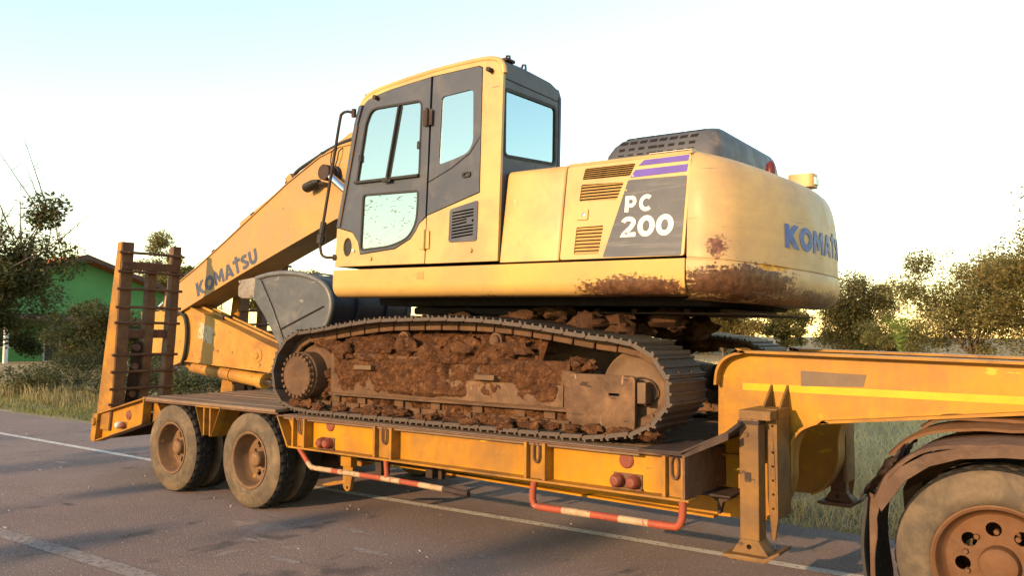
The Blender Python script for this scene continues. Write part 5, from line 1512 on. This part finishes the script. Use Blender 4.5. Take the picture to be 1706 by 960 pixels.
def tree(label, loc, H, W, clumps, per, size, lm, seed, name='tree', group=None, low=.28, trunk_r=.14, fork=3, cat='tree', shape=1.0, spiky=0, clump_r=.20, base=.5):
    rg = random.Random(seed)
    T = thing(name, label, cat, loc, group)
    cr, tone = MB(), []
    tr = MB()
    lean = Vector((rg.uniform(-.1, .1), rg.uniform(-.1, .1), 0))*H*.3
    fk = Vector((lean.x*.5, lean.y*.5, H*low*rg.uniform(.9, 1.2)))
    tr.tube([(0, 0, -.15), (lean.x*.2, lean.y*.2, fk.z*.5), fk], [trunk_r*1.25, trunk_r, trunk_r*.8], 8)
    cen = []
    lobes = []
    for k in range(7):
        a, q = 2*PI*(k + rg.uniform(-.3, .3))/7*2.6, rg.uniform(.12, .52)
        lobes.append((Vector((math.cos(a)*W*.5*q, math.sin(a)*W*.5*q, H*low + H*(1-low)*rg.uniform(.14, .78))), rg.uniform(.40, .64)))
    lobes.append((Vector((rg.uniform(-.1, .1)*W, rg.uniform(-.1, .1)*W, H*(low + (1-low)*.68))), .52))
    for k in range(clumps):
        lc, lr = lobes[k % 8]
        for _ in range(20):
            v = Vector((rg.uniform(-1, 1), rg.uniform(-1, 1), rg.uniform(-1, 1)))
            if v.length < 1:
                break
        p = lc + Vector((v.x*W*.5*lr*1.25, v.y*W*.5*lr*1.25, v.z*H*(1-low)*.5*lr*1.1))
        p.z = min(p.z, H*.97)
        p += lean*(p.z/H)
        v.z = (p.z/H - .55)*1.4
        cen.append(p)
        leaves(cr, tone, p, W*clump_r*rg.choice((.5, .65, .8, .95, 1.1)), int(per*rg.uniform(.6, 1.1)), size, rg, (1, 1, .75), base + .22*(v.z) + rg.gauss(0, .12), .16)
    limbs = rg.sample(cen, min(len(cen), fork*4))
    for p in limbs:
        m = fk.lerp(p, .5) + Vector((rg.uniform(-.1, .1), rg.uniform(-.1, .1), .06))*W*.3
        tr.tube(smooth_path([fk, m, p], 3), [trunk_r*.55, trunk_r*.48, trunk_r*.4, trunk_r*.32, trunk_r*.25, trunk_r*.16, trunk_r*.08], 6)
    for k in range(spiky):
        p = rg.choice(sorted(cen, key=lambda c: -c.z)[:len(cen)//2])
        d = Vector((rg.uniform(-.8, .8), rg.uniform(-.8, .8), rg.uniform(.6, 1.3)))
        L = rg.uniform(.6, 1.5)*H*.24
        q = p + d*L
        tr.tube(smooth_path([p, p + d*L*.5 + Vector((rg.uniform(-.1, .1), rg.uniform(-.1, .1), 0)), q], 3), [.022, .020, .017, .014, .011, .008, .005], 5)
        for j in range(5):
            s = p.lerp(q, rg.uniform(.3, .95))
            tr.tube([s, s + Vector((rg.uniform(-.4, .4), rg.uniform(-.4, .4), rg.uniform(.1, .5)))*L*.45], [.010, .004], 4)
    tr.build('trunk', 'bark', T, merge=False, smooth=60)
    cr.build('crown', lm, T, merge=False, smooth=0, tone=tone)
    return T
def bush(label, loc, H, W, n, size, lm, seed, group=None, base=.4):
    rg = random.Random(seed)
    T = thing('bush', label, 'bush', loc, group)
    cr, tone, tr = MB(), [], MB()
    for k in range(n):
        a, q = rg.uniform(0, 2*PI), math.sqrt(rg.random())
        p = Vector((math.cos(a)*W*.42*q, math.sin(a)*W*.42*q, H*rg.uniform(.2, .85)*(1-.45*q)))
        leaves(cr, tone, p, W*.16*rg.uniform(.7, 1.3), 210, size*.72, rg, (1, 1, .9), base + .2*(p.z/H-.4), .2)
        tr.tube([(p.x*.15, p.y*.15, -.05), (p.x*.6, p.y*.6, p.z*.6), p], [.02, .014, .006], 5)
    tr.build('stem', 'bark', T, merge=False, smooth=60)
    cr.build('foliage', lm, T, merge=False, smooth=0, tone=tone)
    return T
# left side
tree('bushy roadside tree with bare twigs sticking out above, before the green house', (-21.6, 5.1, -.08), 6.0, 5.4, 84, 620, .17, 'leaf_dark', 1, low=.14, trunk_r=.15, spiky=70, base=.55, clump_r=.17)
tree('tall airy tree rising behind the green house', (-62.5, 34.9, -.15), 10.6, 8.5, 46, 420, .30, 'leaf_olive', 2, low=.3, clump_r=.15, base=.55)
tree('wispy tree behind the boom beyond the green house', (-52, 40, -.15), 8.6, 6.0, 28, 380, .30, 'leaf_olive', 3, low=.35, clump_r=.15)
for i, (lb_, x, y, h, w) in enumerate((('small dark tree before the green house wall', -34.5, 14.6, 3.7, 4.2), ('dark tree beside the house porch', -31.0, 15.8, 3.2, 3.6), ('dark leafy tree just left of the loading ramps', -27.5, 11.6, 3.0, 3.6), ('dark tree behind the ramp rungs', -27.0, 16.0, 3.6, 4.0))):
    tree(lb_, (x, y, -.1), h, w, 40, 520, .16, 'leaf_dark', 110+i, group='dark trees before the green house', low=.06, base=.4, clump_r=.2, trunk_r=.08)
bl = (('low dark bush at the foot of the bushy roadside tree', -17.5, 5.6, 1.25, 2.6), ('dark rounded bush left of the ramps, beside the verge grass', -14.2, 6.3, 1.45, 2.8),
      ('dark bush growing beside the loading ramps', -11.2, 6.9, 1.3, 2.4), ('dark shrub in front of the green house wall', -23.5, 9.6, 1.7, 3.0), ('broad shrub seen between the ramp rails', -17.5, 10.0, 1.9, 3.4),
      ('shrub seen under the excavator arm', -8.4, 7.6, 1.25, 2.4), ('yellowish shrub seen below the bucket cylinder', -10.5, 9.6, 1.35, 2.6), ('tall shrub rising behind the folded arm', -14.5, 12.2, 2.5, 3.2),
      ('low bush behind the excavator bucket', -6.0, 9.8, 1.2, 2.4))
for i, (lb_, x, y, h, w) in enumerate(bl):
    bush(lb_, (x, y, -.08), h, w, 24, .13, 'leaf_olive' if i == 6 else 'leaf_dark', 30+i, 'bushes along the far verge')
# tree line seen under the body and to the right
row = (('greyish tree far behind the excavator tracks', -52, 72, 5.6, 7, 'leaf_olive'), ('olive tree in the far tree line under the cab', -42, 72, 6.2, 8, 'leaf_gold'), ('round tree in the far tree line behind the swing bearing', -33, 76, 5.8, 7.5, 'leaf_olive'),
       ('russet tree beside the small pale roofed house', -25.5, 71, 6.0, 6.5, 'leaf_gold'), ('dense yellow-green tree under the counterweight', -20.2, 62, 6.2, 7.5, 'leaf_gold'), ('small olive tree beside the dense yellow-green tree', -16.2, 66, 5.0, 4.5, 'leaf_olive'))
for i, (lb_, x, y, h, w, lm) in enumerate(row):
    tree(lb_, (x, y, -.15), h, w, 46, 520, .26, lm, 50+i, group='far tree line', low=.06, clump_r=.19)
tree('thin pale distant tree standing alone', (-38, 132, -.15), 6.4, 4.4, 16, 60, .42, 'leaf_olive', 70, low=.22, clump_r=.16)
tree('small far tree right of the lone thin tree', (-30, 128, -.15), 4.2, 5.0, 12, 60, .45, 'leaf_dark', 71, low=.1)
tree('dark round tree behind the gooseneck, beside the counterweight', (-7.3, 53.4, -.15), 6.2, 6.8, 80, 800, .19, 'leaf_dark', 72, low=.06, base=.62, clump_r=.19)
tree('broad pale olive tree behind the gooseneck', (1.0, 43.5, -.15), 6.4, 8.2, 84, 800, .17, 'leaf_olive', 73, low=.12, base=.62, clump_r=.17)
tree('tallest golden tree at the end of the gooseneck', (5.0, 39.5, -.15), 8.6, 8.6, 84, 800, .18, 'leaf_gold', 74, low=.10, base=.5, clump_r=.17)
tree('low olive tree between the dark round tree and the palm', (-4.0, 47.5, -.15), 3.2, 4.0, 30, 500, .16, 'leaf_olive', 75, low=.05)
tree('dusty tree in the row beyond the truck', (11.5, 44, -.15), 7.0, 7.5, 50, 500, .20, 'leaf_olive', 76, low=.1)
def palm(loc):
    rg = random.Random(4)
    T = thing('palm', 'young bright green palm behind the gooseneck', 'palm', loc)
    MB().tube([(0, 0, -.1), (.02, 0, .35), (.0, .02, .7)], [.14, .12, .08], 8).build('trunk', 'bark', T)
    for k in range(11):
        a = 2*PI*k/11 + rg.uniform(-.2, .2)
        L = rg.uniform(2.3, 3.0)
        out = rg.uniform(.25, .75)
        rib = smooth_path([(0, 0, .6), (math.cos(a)*out*.35, math.sin(a)*out*.35, .6+L*.5), (math.cos(a)*out, math.sin(a)*out, .6+L*.85), (math.cos(a)*out*1.7, math.sin(a)*out*1.7, .6+L*.80)], 5)
        mb, tone = MB(), []
        for i in range(2, len(rib)-1):
            d = (rib[i+1]-rib[i]).normalized()
            s = d.cross(Vector((math.cos(a), math.sin(a), .3))).normalized()
            for sg in (-1, 1):
                q = rib[i] + s*sg*.42*math.sin(PI*i/len(rib)) + d*.25 - Vector((0, 0, .06))
                mb.add([rib[i], rib[i]+d*.05, q], [(0, 1, 2)])
                tone.append(min(1, max(0, rg.gauss(.6, .25))))
        mb.build('frond', 'leaf_bright', T, merge=False, smooth=0, tone=tone)
palm((-1.6, 39, -.15))
# trees across the road: out of the picture, their long shadows lie over the asphalt
for i, (x, y, h, w, n) in enumerate(((-11.0, -25, 8.4, 2.6, 26), (-7.9, -26, 8.6, 2.2, 24), (-5.2, -24, 7.9, 1.8, 22), (-3.0, -25, 8.0, 1.6, 22), (-.1, -26, 8.2, 1.8, 22))):
    tree(('widest slender tree across the road, opposite the green house', 'slender tree across the road opposite the excavator arm', 'slender tree across the road opposite the loading ramps', 'slender tree across the road opposite the trailer wheels', 'slender tree across the road opposite the crawler tracks')[i],
         (x, y, -.15), h, w, n, 160, .20, 'leaf_olive', 90+i, group='trees across the road', low=.15, clump_r=.22, trunk_r=.09)
# grass
def grass(name, label, lm, n, area, hmin, hmax, w, seed, dens=None, lay=.5):
    rg = random.Random(seed)
    vs, fs, tone = [], [], []
    k = 0
    while k < n:
        x, y = rg.uniform(area[0], area[1]), area[2] + (area[3]-area[2])*rg.random()**1.5
        d = fbm((x*.7+seed, y*.7, 0), 3)
        if dens and d < dens - .3*rg.random():
            k += .25
            continue
        k += 1
        h = rg.uniform(hmin, hmax)*(1 + .5*d)
        if y < 3.1:
            h *= .45
        a = rg.uniform(0, 2*PI)
        b = Vector((math.cos(a), math.sin(a), 0))
        l = Vector((rg.gauss(0, lay), rg.gauss(0, lay), 0))*h
        z = -.09 + .05*fbm((x, y, 3.1), 2, .9, .35)
        p = Vector((x, y, z))
        o = len(vs)
        vs += [p - b*w, p + b*w, p + l*.4 + Vector((0, 0, h*.6)) + b*w*.7, p + l*.4 + Vector((0, 0, h*.6)) - b*w*.7, p + l + Vector((0, 0, h*max(.3, 1-l.length/h*.4)))]
        fs += [(o, o+1, o+2, o+3), (o+3, o+2, o+4)]
        t = min(1, max(0, rg.gauss(.5 + d*.4, .22)))
        tone += [t, t]
    mb = MB()
    mb.v, mb.f = vs, fs
    return tag(mb.build(name, lm, merge=False, smooth=0, tone=tone), label, 'grass', kind='stuff')
grass('dry_grass', 'tangled dry straw grass on the verge behind the gooseneck', 'grass_dry', 42000, (-1, 13, 2.72, 17), .12, .42, .006, 3, None, .75)
grass('golden_stubble', 'golden standing stubble along the road edge', 'grass_gold', 7000, (-2, 12, 2.75, 7), .15, .40, .005, 5, .05, .3)
grass('green_grass', 'short green grass strip along the road edge', 'grass_green', 36000, (-32, -3, 2.72, 6.5), .06, .20, .007, 7, None, .5)
grass('tall_weeds', 'tall straw coloured weeds in front of the bushes', 'grass_tan', 4200, (-30, -5, 4.2, 6.4), .2, .55, .008, 9, .02, .3)
grass('weeds', 'low green weeds by the road behind the landing legs', 'grass_green', 2500, (-3, 12, 2.70, 4.0), .05, .20, .007, 11, .0, .6)
grass('field_straw', 'pale straw field beyond the verge', 'grass_dry', 16000, (-14, 16, 13, 42), .2, .55, .018, 13, None, .6)

# ------------------------------------------------------------------ houses, pole
H = thing('green_house', 'green walled house with orange tiled gable roof behind the trees', 'house', (-45.5, 19.9, -.15))
hw = MB().plate([(-7.2, 0), (7.2, 0), (7.2, 4.15), (0, 6.45), (-7.2, 4.15)], [], lambda u, v, t: (-.9 - t, u, v), .25).build('gable_wall', 'house_green', H)
MB().box(-9, -1.0, -7.2, -7.0, 0, 4.1).build('front_wall', 'house_green', H)
MB().box(-9, -1.0, 7.0, 7.2, 0, 4.1).build('back_wall', 'house_green', H)
MB().box(-.88, -.60, -7.18, -5.9, .0, 2.5).build('sunlit_wall', 'house_green_lit', H)  # sunlit stretch of the green wall, painted on as a lime slab
for s in (-1, 1):
    rf = MB().loft([[(x, 0, 6.80), (x, s*8.1, 4.05), (x, s*8.1, 3.90), (x, 0, 6.62)] for x in (-9.5, .1)]).build('roof', 'roof_orange', H)
    for k in range(14):
        t = (k+.5)/14
        MB().box(-9.5, .1, s*8.1*t - .06, s*8.1*t + .06, 6.80-2.75*t - .02, 6.80-2.75*t + .04).build('roof_tile_row', 'roof_orange', rf)
    MB().loft([[(x, s*.0, 6.84), (x, s*8.2, 4.06), (x, s*8.2, 3.80), (x, s*.0, 6.52)] for x in (.1, .24)]).build('barge_board', 'roof_dark', H)
for y0, y1, z0, z1 in ((-5.0, -3.4, .9, 2.3), (3.0, 4.6, .9, 2.3), (-2.0, -1.0, 0, 2.1)):
    f = MB().box(-.90, -.84, y0, y1, z0, z1).build('window', 'house_white', H)
    MB().box(-.845, -.83, y0+.09, y1-.09, z0+.09, z1-.09).build('pane', 'window_dark', f)
MB().loft([[(x, -7.6, z), (x, 3.0, z), (x, 3.0, z-.12), (x, -7.6, z-.12)] for x, z in ((-.9, 3.0), (2.6, 2.65))]).build('porch_roof', 'roof_dark', H)
for y in (-7.3, -5.4, -1.5, 2.7):
    MB().box(2.35, 2.55, y-.1, y+.1, 0, 2.6).build('porch_post', 'house_white', H)
h2 = thing('small_house', 'small far house with pale blue metal roof', 'house', (-30.5, 66, -.15), rz=.3)
MB().box(-2.6, 2.6, -2.2, 2.2, 0, 2.7).build('wall', 'house_white', h2)
for s in (-1, 1):
    MB().loft([[(x, 0, 4.1), (x, s*2.7, 2.55), (x, s*2.7, 2.48), (x, 0, 4.0)] for x in (-3.0, 3.0)]).build('roof', 'metal_roof', h2)
MB().box(-.5, .5, -2.26, -2.19, 0, 2.0).build('door', 'window_dark', h2)
pl = thing('utility_pole', 'thin pale utility pole beside the russet tree', 'pole', (-24.3, 62, -.15))
MB().tube([(0, 0, 0), (0, 0, 7.5)], [.09, .06], 8).build('shaft', 'house_white', pl)
MB().box(-.6, .6, -.05, .05, 7.1, 7.2).build('crossarm', 'house_white', pl)
